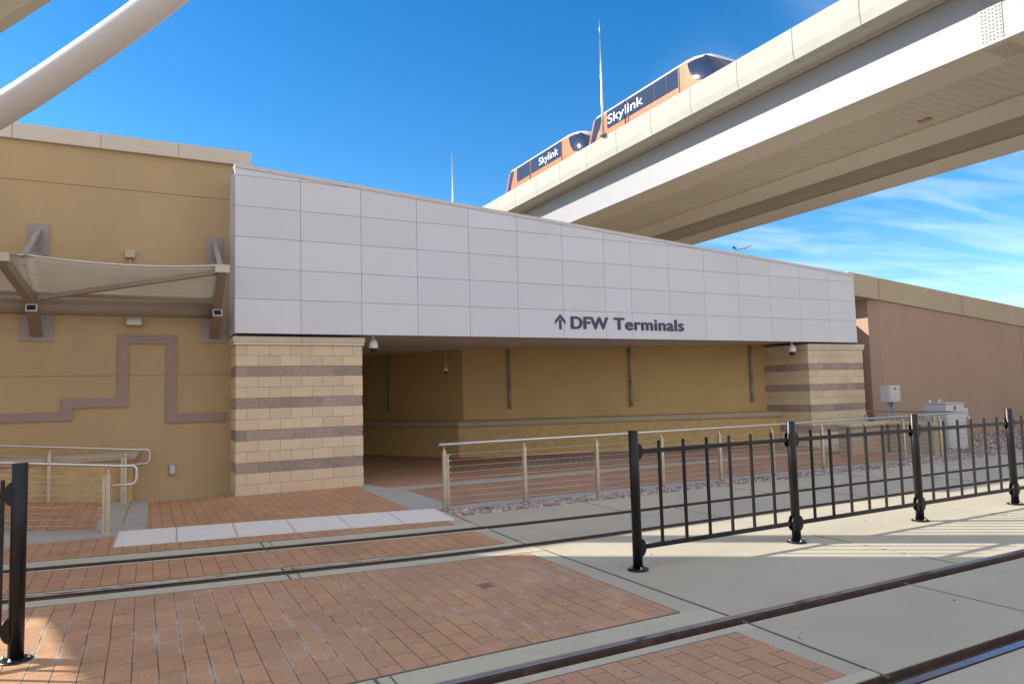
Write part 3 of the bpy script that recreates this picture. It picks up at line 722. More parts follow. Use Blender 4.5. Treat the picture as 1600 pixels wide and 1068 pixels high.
# ------------------------------------------------------------------ awning on the left wall
aw = thing('awning', 'tan steel bracketed awning with stretched white fabric on the left wall', 'awning', (0, .8, 3.5))
def A_(p): return (p[0], p[1]-.8, p[2]-3.5)
Xs = [(-.32, -.32), (-3.24, -3.56), (-6.2, -6.5)]
for i, (xb, xt) in enumerate(Xs):
    bm = B(); box(bm, xb-.16, xb+.16, -.03, -.001, 4.48-3.5, 5.06-3.5, 0, .004); new('upper_plate', bm, 'plate', aw)
    bm = B(); box(bm, xb-.25, xb+.25, -.03, -.001, 2.94-3.5, 3.53-3.5, 0, .004); new('lower_plate', bm, 'plate', aw)
    bm = B(); p0 = Vector((xb, .78, 3.08)); p1 = Vector((xb, .03, 3.45)); dd_ = (p1-p0).normalized(); bar(bm, A_(p0), A_(p1), .17, .15); br_ = new('bracket_arm', bm, 'arm', aw)
    bm = B(); bar(bm, A_(p1+dd_*.001), A_(p1+dd_*.004), .168, .148); new('rim', bm, 'captrim', br_)
    bm = B(); bar(bm, A_(p1+dd_*.005), A_(p1+dd_*.008), .125, .10); new('mouth_shade', bm, 'dark', br_)  # dark plate paints the shade inside the hollow end
    # arm: hollow box section, dark mouth painted on the bracket end
    a = Vector((xb, .10, 3.58)); b = Vector((xt, -.85, 4.12)); d = (b-a).normalized()
    bm = B(); bar(bm, A_(a), A_(b), .14, .14)
    arm = new('arm', bm, 'arm', aw)
    bm = B(); box(bm, xt-.12, xt+.12, -.85-.8-.08, -.85-.8+.10, 4.06-3.5, 4.20-3.5, 0, .006); new('end_block', bm, 'copingL', aw)
    bm = B(); bar(bm, A_((xb, .79, 4.95)), A_((xb-.02, -.68, 4.22)), .085, .05); bar(bm, A_((xt, -.80, 4.2)), A_((xb-.02, -.68, 4.22)), .04, .03); bar(bm, A_((xb, .78, 4.60)), A_((xb, .68, 4.78)), .05, .16); new('tie_strut', bm, 'plate', aw)
bm = B(); tube(bm, [A_((-8.5, .35, 3.51)), A_((-.26, .35, 3.525))], .155, 24); new('main_tube', bm, 'arm', aw)
bm = B(); bar(bm, A_((-8.5, .16, 3.70)), A_((-.36, .16, 3.70)), .06, .05); new('edge_rail', bm, 'arm', aw)
for (x0, x1, xt) in ((-3.24, -.38, -.38), (-6.2, -3.5, -3.5)):
    bm = B(); bar(bm, A_((x0+.12, .02, 3.62)), A_((x1, -.72, 4.10)), .10, .08); new('brace', bm, 'arm', aw)
# fabric: two bays, front edge sags between the tips
for (xa, xb) in ((-3.24, -.40), (-6.2, -3.26)):
    bm = B(); nx, ny = 24, 10; grid = []
    for i in range(nx+1):
        u = i/nx; row = []
        for j in range(ny+1):
            v_ = j/ny
            sag = 4*u*(1-u)
            yf = -.74+.20*sag; zf = 4.21-.045*sag+ (0)
            yb_, zb_ = .17, 3.74
            y = yf+(yb_-yf)*v_; z = zf+(zb_-zf)*v_ - .05*math.sin(math.pi*v_)*(1)+.03*sag*math.sin(math.pi*v_)
            row.append(bm.verts.new(A_((xa+(xb-xa)*u, y, z))))
        grid.append(row)
    for i in range(nx):
        for j in range(ny): bm.faces.new((grid[i][j], grid[i+1][j], grid[i+1][j+1], grid[i][j+1])).smooth = True
    bmesh.ops.solidify(bm, geom=bm.faces[:], thickness=.006)
    fb = new('fabric', bm, 'fabric', aw)
    bm = B(); pts = []
    pts2 = []
    for i in range(nx+1):
        u = i/nx; sag = 4*u*(1-u); pts.append(A_((xa+(xb-xa)*u, -.745+.20*sag, 4.213-.045*sag)))
    tube(bm, pts, .012, 6); new('hem_cable', bm, 'hem', fb)
# ------------------------------------------------------------------ ramp, low wall and railings at the left
rz = lambda x: .10*(-1.8-x) if x < -1.8 else 0
def ramp(bm, xa, xb, y0, y1, dz, base=-.02):
    vs = [bm.verts.new(p) for p in ((xa, y0, base), (xb, y0, base), (xb, y1, base), (xa, y1, base), (xa, y0, rz(xa)+dz), (xb, y0, rz(xb)+dz), (xb, y1, rz(xb)+dz), (xa, y1, rz(xa)+dz))]
    for q in ((0, 3, 2, 1), (4, 5, 6, 7), (0, 1, 5, 4), (1, 2, 6, 5), (2, 3, 7, 6), (3, 0, 4, 7)): bm.faces.new([vs[i] for i in q])
bm = B(); ramp(bm, -9, -1.79, -3.10, .58, .0055); struct(new('ramp', bm, 'blueconc'))
bm = B(); ramp(bm, -9, -2.12, -2.62, .40, .016, .0); struct(new('ramp_paving', bm, 'paver'))
lw2 = thing('low_wall', 'low split-face wall with rounded coping beside the ramp at the left', 'low wall', (-5, .6, 0), 'low ochre walls with rounded coping')
bm = B(); box(bm, -4.2, 3.30, 0, .19, 0, .74); new('wall_body', bm, 'splitwall', lw2)
bm = B()
prof = [(-.02, .742), (-.05, .77), (-.055, .83), (-.04, .88), (.0, .905), (.19, .905), (.19, .742)]
ra_, rb_, rc_ = [], [], []
for y_, z_ in prof:
    ra_.append(bm.verts.new((-4.2, y_, z_))); rb_.append(bm.verts.new((3.30, y_, z_))); rc_.append(bm.verts.new((3.30+.13*(z_-.742)/.16, y_, z_)))
for a, b in ((ra_, rb_), (rb_, rc_)):
    for i in range(len(prof)): bm.faces.new((a[i], b[i], b[(i+1) % len(prof)], a[(i+1) % len(prof)]))
bm.faces.new(ra_); bm.faces.new(rc_[::-1])
new('coping', bm, 'coping', lw2)

def steel_post(bm, x, y, z0, h, w=.055, rot=0):
    """twin flat-bar post with pointed cap"""
    box(bm, x-w/2, x+w/2, y-.03, y-.012, z0, z0+h, 0, .002)
    box(bm, x-w/2, x+w/2, y+.012, y+.03, z0, z0+h, 0, .002)
    box(bm, x-w*.36, x+w*.36, y-.0115, y+.0115, z0+.02, z0+h-.03)
    lathe(bm, [(.022, 0), (.018, .02), (.006, .045), (.006, .085)], (x, y, z0+h), 10)
    box(bm, x-.06, x+.06, y-.05, y+.05, z0, z0+.012)
def cable_rail(label, pts, posts, zf, loc, H=.93, end_loop=None, ncab=9, endpost=0):
    t = thing('cable_railing', label, 'railing', loc, 'stainless cable railings'); o = Vector(loc)
    for (x, y) in posts:
        bm = B(); steel_post(bm, x, y, zf(x), H-.09)
        for v_ in bm.verts: v_.co -= o
        new('post', bm, 'steelw', t)
    bm = B(); top = [(x, y, zf(x)+H+.02) for x, y in pts]
    if end_loop:
        x, y = pts[-1]; z = zf(x)+H+.02; r_ = .075; drop = .26
        P_ = [(x-.1, y, z)]
        top = top[:-1]+P_
        for a in range(1, 7): top.append((x+math.sin(a*math.pi/12)*r_*1, y, z-r_+math.cos(a*math.pi/12)*r_))
        for a in range(0, 7): top.append((x+math.cos(a*math.pi/12)*r_, y, z-drop+r_-math.sin(a*math.pi/12)*r_))
        top.append((x-.28, y, z-drop))
    tube(bm, top, .021, 12)
    for v_ in bm.verts: v_.co -= o
    new('handrail', bm, 'steel', t)
    for k in range(ncab):
        zz_ = .10+(H-.24)*k/(ncab-1)
        bm = B(); 
        cpts = [(x, y, zf(x)+zz_) for x, y in (pts[:-1]+[(posts[0][0]-.05, posts[0][1])] if end_loop else [(posts[0][0]+.05, posts[0][1])]+pts[1:])]
        tube(bm, cpts, .003, 6)
        if endpost is not None:
            x, y = posts[endpost]; s = -1 if end_loop else 1
            tube(bm, [(x+s*.06, y, zf(x)+zz_), (x+s*.125, y, zf(x)+zz_)], .008, 6)
        for v_ in bm.verts: v_.co -= o
        new('cable', bm, 'steel', t)
    return t
zero = lambda x: 0
posts = [(2.64, -3.87), (4.06, -3.88), (5.46, -3.94), (6.88, -3.96), (8.30, -3.95), (9.72, -3.94), (11.3, -3.86), (12.75, -3.83), (14.15, -3.80), (15.6, -3.78), (16.80, -3.78)]
ret = [(16.80, -2.9), (16.80, -1.9), (16.80, -.95)]
cr_ = cable_rail('long stainless cable railing along the walkway edge, from the crossing to the cabinet', [(2.56, -3.86), (5.46, -3.94), (9.72, -3.94), (16.80, -3.78), (16.80, -.95)], posts+ret, zero, (2.64, -3.87, 0), H=1.0)
# second mullion beside the first post
bm = B(); box(bm, .032, .068, -.03, .03, 0, .86, 0, .003); new('end_mullion', bm, 'steelw', cr_)
ext_pts = lambda y, x1: [(-9, y), (-4, y), (x1, y)]
t = cable_rail('near stainless ramp railing with curled end, left foreground behind the black post', [(-9, -2.86), (-4, -2.86), (-1.69, -2.86)], [(-1.96, -2.86), (-3.3, -2.86), (-4.7, -2.86), (-6.1, -2.86), (-7.5, -2.86)], rz, (-1.96, -2.86, 0), H=.90, end_loop=True)
bm = B(); box(bm, -.072, -.032, -.03, .03, 0, .80, 0, .003); new('end_mullion', bm, 'steelw', t)
t = cable_rail('far stainless ramp railing with curled end, against the low wall', [(-9, .48), (-4, .48), (-1.50, .48)], [(-1.82, .48), (-2.98, .48), (-4.3, .48), (-5.6, .48), (-6.9, .48)], rz, (-1.82, .48, 0), H=.92, end_loop=True)
bm = B(); box(bm, -.072, -.032, -.03, .03, 0, .82, 0, .003); new('end_mullion', bm, 'steelw', t)

# ------------------------------------------------------------------ black fences
def black_fence(label, posts, Y, loc, extra=()):
    t = thing('black_fence', label, 'fence', loc, 'black steel fences beside the track'); o = Vector(loc); H = 1.385
    def fin(bm, name, mk, par=t):
        for v_ in bm.verts: v_.co -= o
        return new(name, bm, mk, par)
    for x in posts:
        bm = B(); lathe(bm, [(.0495, .0), (.0495, H-.004), (.046, H)], (x, Y, 0), 24)
        p = fin(bm, 'post', 'black')
        bm = B(); lathe(bm, [(.105, 0), (.105, .014), (.09, .022), (.06, .026)], (x, Y, 0), 28); fin(bm, 'base_flange', 'black', p)
        for k in range(4):
            bm = B()
            a = math.pi/4+k*math.pi/2+.5; c = (x+.082*math.cos(a), Y+.082*math.sin(a), .022)
            lathe(bm, [(.012, 0), (.012, .012), (.006, .013), (.006, .026)], c, 8)
            fin(bm, 'bolt', 'boltm', p)
        sides = [s_ for s_ in (-1, 1) if not ((x == posts[0] and s_ < 0) or (x == posts[-1] and s_ > 0))]
        for z in (1.17, .22):
            for s_ in sides:
                bm = B()
                for dy in (-.031, .023):
                    pp = [(x+s_*(.03+.062*math.cos(a_)), z+.088*math.sin(a_)) for a_ in [-math.pi/2+math.pi*q_/14 for q_ in range(15)]]
                    f1 = [bm.verts.new((px_, Y+dy, pz_)) for px_, pz_ in pp]; f2 = [bm.verts.new((px_, Y+dy+.008, pz_)) for px_, pz_ in pp]
                    bm.faces.new(f1); bm.faces.new(f2[::-1])
                    for q_ in range(15): bm.faces.new((f1[q_], f2[q_], f2[(q_+1) % 15], f1[(q_+1) % 15]))
                tube(bm, [(x+s_*.072, Y-.04, z), (x+s_*.072, Y+.04, z)], .010, 8)
                fin(bm, 'bracket_ear', 'black', p)
    for x in extra:
        bm = B(); box(bm, x-.0125, x+.0125, Y-.0125, Y+.0125, .243, 1.27, 0, .002); fin(bm, 'baluster', 'black')
    for a, b in zip(posts, posts[1:]):
        for z, nm in ((1.17, 'top_rail'), (.22, 'bottom_rail')):
            bm = B(); box(bm, a+.06, b-.06, Y-.02, Y+.02, z-.022, z+.022, 0, .004); fin(bm, nm, 'black')
        for k in range(1, 7):
            x = a+(b-a)*k/7
            bm = B(); box(bm, x-.0125, x+.0125, Y-.0125, Y+.0125, .243, 1.147); box(bm, x-.0125, x+.0125, Y-.0125, Y+.0125, 1.193, 1.27, 0, .002); fin(bm, 'baluster', 'black')
black_fence('black tubular steel fence running off to the right between the two tracks', [2.86, 5.13, 7.43, 9.66, 11.92, 14.18], -8.42, (2.86, -8.42, 0))
black_fence('black steel fence end with thick round post at the left edge', [-8.5, -6.4, -4.35, -2.32], -8.05, (-2.32, -8.05, 0), (-2.42,))

# ------------------------------------------------------------------ dome cameras
def camera_dome(loc, label, s=1., stem=.12, cat='security camera'):
    t = thing('security_camera', label, cat, loc, 'dome security cameras under the soffit')
    bm = B(); tube(bm, [(0, 0, 0), (0, 0, -stem)], .022*s, 10); lathe(bm, [(.05*s, -.012), (.05*s, 0)], (0, 0, 0), 16); new('stem', bm, 'beige' if s < .9 else 'white', t)
    bm = B(); z = -stem
    lathe(bm, [(.03*s, z+.01), (.06*s, z-.02*s), (.09*s, z-.08*s), (.10*s, z-.17*s), (.09*s, z-.185*s)], (0, 0, 0), 24); new('housing', bm, 'white', t)
    bm = B(); lathe(bm, [(.078*s, z-.186*s), (.074*s, z-.215*s), (.058*s, z-.25*s), (.03*s, z-.27*s), (.003, z-.275*s)], (0, 0, 0), 24); new('dome', bm, 'glassd', t)
    return t
camera_dome((2.72, .15, 3.11), 'white dome security camera just right of the left banded pillar', 1., .12)
camera_dome((15.22, .15, 3.11), 'white dome security camera in front of the right banded pillar', 1.15, .12)
t = camera_dome((6.28, 4.9, 3.11), 'small dome security camera on a long stem, deep in the underpass', .7, .50)
bm = B(); lathe(bm, [(.05, -.06), (.06, -.03), (.05, 0)], (.05, 0, -.42), 12); box(bm, -.05, .45, -.015, .015, -.012, 0); new('mount_box', bm, 'beige', t)

# ------------------------------------------------------------------ right wall
rw = thing('stucco_wall', 'long pinkish stucco wall with heavy sloping coping at the right', 'wall', (19, 0, 0))
tz = lambda x: 5.13-.0817*(x-19.03)
def prism(bm, x0, x1, y0, y1, zb0, zb1, zt0, zt1):
    vs = [bm.verts.new(p) for p in ((x0-19, y0, zb0), (x1-19, y0, zb1), (x1-19, y1, zb1), (x0-19, y1, zb0), (x0-19, y0, zt0), (x1-19, y0, zt1), (x1-19, y1, zt1), (x0-19, y1, zt0))]
    for q in ((0, 3, 2, 1), (4, 5, 6, 7), (0, 1, 5, 4), (1, 2, 6, 5), (2, 3, 7, 6), (3, 0, 4, 7)): bm.faces.new([vs[i] for i in q])
bm = B()
segs = [19.0, 27.15, 35.3, 43.5, 52]
for a, b in zip(segs, segs[1:]):
    prism(bm, a+.012, b-.012, 0, .5, -.3, -.3, tz(a)-.70, tz(b)-.70)
prism(bm, 19.1, 51.9, .03, .45, -.3, -.3, tz(19.1)-.72, tz(51.9)-.72)
# bevelled nose of the wall end and its return
vs = []
pts = [(18.72, .16), (19.0, 0.0), (19.0, .5), (18.72, .5)]
lo = [bm.verts.new((x-19, y, -.3)) for x, y in pts]; hi = [bm.verts.new((x-19, y, tz(x)-.70)) for x, y in pts]
for i in range(4): bm.faces.new((lo[i], lo[(i+1) % 4], hi[(i+1) % 4], hi[i]))
bm.faces.new(hi)
prism(bm, 18.72, 18.98, .5, 1.8, -.3, -.3, tz(18.72)-.71, tz(18.98)-.71)
new('wall', bm, 'stucco_r', rw)
bm = B(); prism(bm, 16.9, 18.715, 1.5, 7.8, -.3, -.3, 4.5, 4.5); prism(bm, 14.9, 16.898, 1.5, 7.8, 3.61, 3.61, 4.5, 4.5); new('recessed_panel_sun_block', bm, 'stucco_r', rw)  # hidden depth and second prism behind the fascia added to block the sun
bm = B()
cj = [17.6, 19.03, 23.43, 27.9, 32.4, 36.9, 41.4, 45.9, 51.9]
for a, b in zip(cj, cj[1:]): prism(bm, a+.018, b-.018, -.06, .6, tz(a)-.70, tz(b)-.70, tz(a), tz(b))
prism(bm, 17.7, 51.8, -.02, .55, tz(17.7)-.69, tz(51.8)-.69, tz(17.7)-.01, tz(51.8)-.01)
prism(bm, 17.62, 19.0, .6, 1.8, tz(17.62)-.69, tz(19)-.69, tz(17.62)-.02, tz(19)-.02)  # coping carried back, added to cover the recess from the sun
new('coping', bm, 'coping', rw)
# mass behind walls
bm = B(); box(bm, 18.62, 60, 1.81, 14, -.3, 2.6); tag(new('retained_terrace', bm, 'deck'), 'earth terrace retained behind the right stucco wall', 'terrace')

# ------------------------------------------------------------------ electrical cabinet and box on conduits
t = thing('utility_cabinet', 'pale grey utility cabinet with lifting eyes behind the railing end', 'cabinet', (17.3, -2.95, -.03))
bm = B(); box(bm, 0, .80, 0, .62, 0, 1.24, 0, .012); new('body', bm, 'greybox', t)
bm = B(); box(bm, .802, 1.02, .02, .5, 0, 1.10, 0, .01); new('side_compartment', bm, 'greybox', t)
bm = B(); box(bm, .03, .77, -.016, -.001, .06, 1.0, 0, .005); box(bm, -.02, .82, -.03, .64, 1.241, 1.262, 0, .005); new('door', bm, 'greybox', t)
for (x, y) in ((.12, .5), (.55, .5)):
    bm = B(); box(bm, x-.05, x+.05, y-.01, y+.01, 1.263, 1.35, 0, .008); new('lifting_eye', bm, 'greybox', t)
bm = B(); box(bm, .36, .44, -.019, -.0165, 1.02, 1.10) if 0 else box(bm, .34, .43, -.004, -.0012, 1.08, 1.17); new('sticker', bm, 'sticker', t)
t = thing('conduit_box', 'grey electrical box on tall conduits beside the right wall', 'electrical box', (17.8, -1.2, 0))
bm = B(); box(bm, -.26, .25, 0, .27, 1.24, 1.73, 0, .008); new('enclosure', bm, 'greybox', t)
bm = B(); box(bm, -.235, .225, -.018, -.001, 1.26, 1.71, 0, .006)
for z in (1.3, 1.48, 1.66): box(bm, .226, .252, -.022, .01, z, z+.05)
new('cover', bm, 'greybox', t)
bm = B(); box(bm, -.05, .02, -.0195, -.0182, 1.60, 1.67); new('sticker', bm, 'sticker', t)
for x in (-.21, -.11, .0):
    bm = B(); tube(bm, [(x, .1, -.1), (x, .1, 1.239)], .033, 10); new('conduit', bm, 'pipe', t)

# ------------------------------------------------------------------ guideway
gw = thing('guideway', 'elevated transit guideway with cream parapets and white steel box girders', 'guideway', (22, 10, 13))
O = Vector((22, 10, 13))
def gfin(bm, name, mk, par=gw):
    for v_ in bm.verts: v_.co -= O
    return new(name, bm, mk, par)
Ya, Yb = -18, 96
def extr(bm, prof, y0, y1, mi=0):
    a = [bm.verts.new((x, y0, z)) for x, z in prof]; b = [bm.verts.new((x, y1, z)) for x, z in prof]
    bm.faces.new(a); bm.faces.new(b[::-1])
    for i in range(len(prof)): bm.faces.new((a[i], b[i], b[(i+1) % len(prof)], a[(i+1) % len(prof)])).material_index = mi
yj = 2.05
ys = []
y = yj-3.06*7
while y < Yb: ys.append(y); y += 3.06
for a, b in zip(ys, ys[1:]):
    bm = B(); extr(bm, [(22.07, 15.15), (22.0, 15.55), (22.0, 16.5), (22.22, 16.5), (22.22, 15.52), (22.5, 15.4), (22.5, 15.15)], a+.014, b-.014); gfin(bm, 'parapet_panel', 'para')
bm = B(); extr(bm, [(37.9, 15.15), (37.9, 16.62), (37.68, 16.62), (37.68, 15.15)], ys[0], ys[-1]); extr(bm, [(22.06, 15.6), (22.06, 16.48), (22.2, 16.48), (22.2, 15.6)], ys[0], ys[-1]); gfin(bm, 'far_parapet', 'para')
bm = B(); extr(bm, [(22.51, 15.15), (23.45, 15.28), (37.6, 15.28), (37.6, 15.5), (22.51, 15.5)], ys[0], ys[-1]); gfin(bm, 'deck', 'deck')
bm = B(); extr(bm, [(23.38, 15.262), (23.46, 15.27), (23.46, 15.21), (23.42, 15.2)], ys[0], ys[-1]); gfin(bm, 'drip_ledge', 'ribbed')
# girder one: two flanges with corrugated pan between
bm = B(); box(bm, 23.5, 23.54, ys[0], ys[-1], 13.02, 15.26); box(bm, 23.46, 23.5, ys[0], ys[-1], 12.985, 13.05); gfin(bm, 'girder_web', 'girder')
bm = B(); box(bm, 31.4, 31.44, ys[0], ys[-1], 13.02, 15.26); gfin(bm, 'girder_web', 'girderb')
bm = B(); box(bm, 23.5, 25.3, ys[0], ys[-1], 12.98, 13.015); box(bm, 29.05, 31.44, ys[0], ys[-1], 12.98, 13.14); gfin(bm, 'bottom_flange', 'girderb')
bm = B()
y = -9.5
prof = []
while y < 70:
    for dy, z in ((0, 13.075), (.18, 13.075), (.23, 13.04), (.36, 13.04)): prof.append((y+dy, z))
    y += .4
A_v = [bm.verts.new((25.1, yy, z)) for yy, z in prof]; B_v = [bm.verts.new((29.3, yy, z)) for yy, z in prof]
for i in range(len(prof)-1): bm.faces.new((A_v[i], B_v[i], B_v[i+1], A_v[i+1]))
gfin(bm, 'corrugated_pan', 'ribbed')
bm = B(); box(bm, 34.15, 34.19, ys[0], ys[-1], 13.02, 15.26); box(bm, 36.35, 36.39, ys[0], ys[-1], 13.02, 15.26); gfin(bm, 'inner_girder_web', 'girderb')
bm = B(); box(bm, 34.05, 36.45, ys[0], ys[-1], 12.98, 13.018); gfin(bm, 'inner_bottom_flange', 'girderb')
# bolted splice plate on the web and below it
bm = B(); box(bm, 23.478, 23.4995, -2.0, -1.25, 13.06, 15.1); gfin(bm, 'splice_plate', 'girder')
bm = B(); lathe(bm, [(.028, 0), (.028, .02)], (0, 0, 0), 6)
for v_ in bm.verts: v_.co = Vector((-v_.co.z, v_.co.x, v_.co.y))
bolt0 = new('splice_bolt', bm, 'arm', gw)
for i in range(6):
    for j in range(15):
        q_ = bolt0 if i+j == 0 else bolt0.copy()
        if i+j: COL.objects.link(q_); q_.parent = gw
        q_.location = Vector((23.477, -1.93+i*.115, 13.14+j*.13+(.03 if i % 2 else 0)))-O
for (x0, x1) in ((23.75, 25.1), (29.2, 31.2)):
    bm = B(); box(bm, x0, x1, -2.0, -1.25, 12.962, 12.979)
    for i in range(6):
        for j in range(int((x1-x0)/.12)):
            box(bm, x0+.05+j*.12, x0+.09+j*.12, -1.95+i*.115, -1.91+i*.115, 12.945, 12.9615)
    gfin(bm, 'splice_plate', 'ribbed')
bm = B()
for (xx, yy, l, w_) in ((28.2, 3.6, .5, .16),):
    box(bm, xx-w_, xx+w_, yy-l/2, yy+l/2, 13.005, 13.028)
gfin(bm, 'rust_patch', 'rustspot')
for y in (50, -14.5):
    bm = B(); 
    for x in (27.4, 35.2): box(bm, x-.9, x+.9, y-.9, y+.9, -.1, 11.4, 0, .15)
    box(bm, 24, 37, y-1.1, y+1.1, 11.41, 12.97, 0, .1)
    gfin(bm, 'pier', 'deck')

# trains
def train(y_nose, label, txt_y, txt_size):
    """car pointing -y; side facing -x at x=23; y grows to the rear"""
    t = thing('train_car', label, 'train car', (24.2, y_nose+6, 15.9), 'orange people mover cars on the guideway'); o = Vector((24.2, y_nose+6, 15.9))
    def fin(bm, name, mk, smooth=False):
        for v_ in bm.verts: v_.co -= o
        return new(name, bm, mk, t, smooth)
    W_ = 1.35; xc = 23+W_
    yn = y_nose; L_ = 11.4
    # stations: (y, half width, z top of body side, roof crown)
    st = [(yn+.0, .55, 16.9, 16.95), (yn+.25, .85, 17.35, 17.45), (yn+.75, 1.08, 18.0, 18.12), (yn+1.35, 1.24, 18.42, 18.58), (yn+2.0, 1.32, 18.56, 18.78), (yn+2.6, 1.35, 18.60, 18.84),
          (yn+6, 1.35, 18.60, 18.84), (yn+10.6, 1.35, 18.60, 18.84), (yn+11.0, 1.31, 18.5, 18.74), (yn+11.15, 1.27, 18.42, 18.62), (yn+12.0, 1.2, 16.9, 16.95), (yn+12.2, 1.15, 16.2, 16.25)]
    def ring(bm, y, hw, zt, zc, low=15.9):
        p = [(-hw*.97, low), (-hw, (low+zt)/2 if zt > low else low), (-hw, zt-.12), (-hw*.94, zt-.02), (hw*.94, zt-.02), (hw, zt-.12), (hw, (low+zt)/2), (hw*.97, low)]
        return [bm.verts.new((xc+x, y, z)) for x, z in p]
    bm = B(); rs = [ring(bm, y, hw, zt, zc) for y, hw, zt, zc in st]
    for a, b in zip(rs, rs[1:]):
        for i in range(len(a)): bm.faces.new((a[i], b[i], b[(i+1) % len(a)], a[(i+1) % len(a)]))
    bm.faces.new(rs[0]); bm.faces.new(rs[-1][::-1])
    fin(bm, 'body', 'orange')
    bm = B()
    rr = []
    for y, hw, zt, zc in st[2:10]:
        p = [(-hw-.015, zt-.10), (-hw*.95, zt+.02), (-hw*.6, zc-.02), (0, zc), (hw*.6, zc-.02), (hw*.95, zt+.02), (hw+.015, zt-.10), (hw*.9, zt-.14), (-hw*.9, zt-.14)]
        rr.append([bm.verts.new((xc+x, y, z)) for x, z in p])
    for a, b in zip(rr, rr[1:]):
        for i in range(len(a)): bm.faces.new((a[i], b[i], b[(i+1) % len(a)], a[(i+1) % len(a)]))
    bm.faces.new(rr[0]); bm.faces.new(rr[-1][::-1])
    fin(bm, 'roof', 'roofw', True)
    # windscreen wraps the nose
    bm = B(); e = .02
    rs = []
    for y, hw, zt, zc, lo in ((yn-.02, .57, 16.93, 0, 16.6), (yn+.23, .87, 17.38, 0, 16.9), (yn+.73, 1.10, 18.02, 0, 17.05), (yn+1.33, 1.26, 18.40, 0, 17.15), (yn+1.98, 1.335, 18.47, 0, 17.35), (yn+2.30, 1.355, 18.48, 0, 17.85), (yn+2.42, 1.36, 18.48, 0, 18.3)):
        p = [(-hw-e, lo), (-hw-e, zt-.12), (-hw*.95, zt+.005), (hw*.95, zt+.005), (hw+e, zt-.12), (hw+e, lo)]
        rs.append([bm.verts.new((xc+x, y, z)) for x, z in p])
    for a, b in zip(rs, rs[1:]):
        for i in range(5): bm.faces.new((a[i], b[i], b[i+1], a[i+1])).smooth = True
    bm.faces.new(rs[0])
    fin(bm, 'windscreen', 'tglass')
    return t, fin, xc, o
def side_parts(fin, xc, wins, seals, rear, zt=18.46, zb=17.46):
    for a, b in wins:
        bm = B()
        box(bm, xc-1.372, xc-1.351, a+.012, b-.012, zb, zt, 0, .004)
        fin(bm, 'window', 'tglass')
        bm = B(); box(bm, xc+1.351, xc+1.372, a+.012, b-.012, zb, zt); fin(bm, 'window', 'tglass')
    for y in seals:
        bm = B(); box(bm, xc-1.378, xc-1.352, y-.045, y+.045, 16.0, 18.5); fin(bm, 'door_seal', 'seal')
    # rear quarter window: leaning quad
    y0, y1 = rear
    bm = B(); pts = [(y0, 18.45), (y1-.42, 18.45), (y1+.25, 17.05), (y1-.1, 17.05), (y0+.35, 17.75)]
    a = [bm.verts.new((xc-1.372, y, z)) for y, z in pts]; b = [bm.verts.new((xc-1.10, y, z)) for y, z in pts]
    bm.faces.new(a); bm.faces.new(b[::-1])
    for i in range(len(pts)): bm.faces.new((a[i], b[i], b[(i+1) % len(pts)], a[(i+1) % len(pts)]))
    fin(bm, 'rear_window', 'tglass')
t, fin, xc, o = train(9.95, 'front orange train car with white name and dark wraparound windscreen', 0, 0)
side_parts(fin, xc, [(13.12, 14.1), (14.12, 15.08), (15.1, 17.4), (17.5, 19.5)], (13.08, 17.45), (19.95, 21.12))
text_mesh('Skylink', .78, t, 'lettering', 'white', (xc-1.378-o.x, 19.44-o.y, 17.70-o.z), (R(90), 0, R(-90)), ext=.004, fit=3.35, bold=.003)
t, fin, xc, o = train(21.35, 'rear orange train car with white name, half hidden behind the parapet', 0, 0)
side_parts(fin, xc, [(24.8, 25.78), (25.8, 28.9), (29.1, 30.1), (30.13, 31.05)], (24.72, 29.03), (31.5, 32.45))
text_mesh('Skylink', .74, t, 'lettering', 'white', (xc-1.378-o.x, 27.75-o.y, 17.70-o.z), (R(90), 0, R(-90)), ext=.004, fit=2.6, bold=.003)

# lightning rods
t = thing('lightning_rod', 'tall slim metal rod standing on the parapet in front of the train', 'rod', (21.93, 18.45, 16.50), 'slim rods on the skyline')
bm = B(); tube(bm, [(0, 0, 0), (0, 0, 1.8), (0, 0, 3.6), (0, 0, 5.8)], .085, 10, r2=.03); tube(bm, [(0, 0, 5.8), (0, 0, 7.0)], .016, 6); new('rod', bm, 'steel', t)
bm = B(); lathe(bm, [(.22, 0), (.22, .12), (.1, .2)], (0, 0, 0), 12); new('base', bm, 'girder', t)
t = thing('lightning_rod', 'short slim rod above the fascia, left of the train', 'rod', (13.06, 20, 8), 'slim rods on the skyline')
bm = B(); tube(bm, [(0, 0, 0), (0, 0, 3.4), (0, 0, 6.74)], .05, 8, r2=.026); new('rod', bm, 'steel', t)
bm = B(); lathe(bm, [(.12, -8.1), (.12, -.2), (.06, 0)], (0, 0, 0), 12); new('pole', bm, 'girder', t)

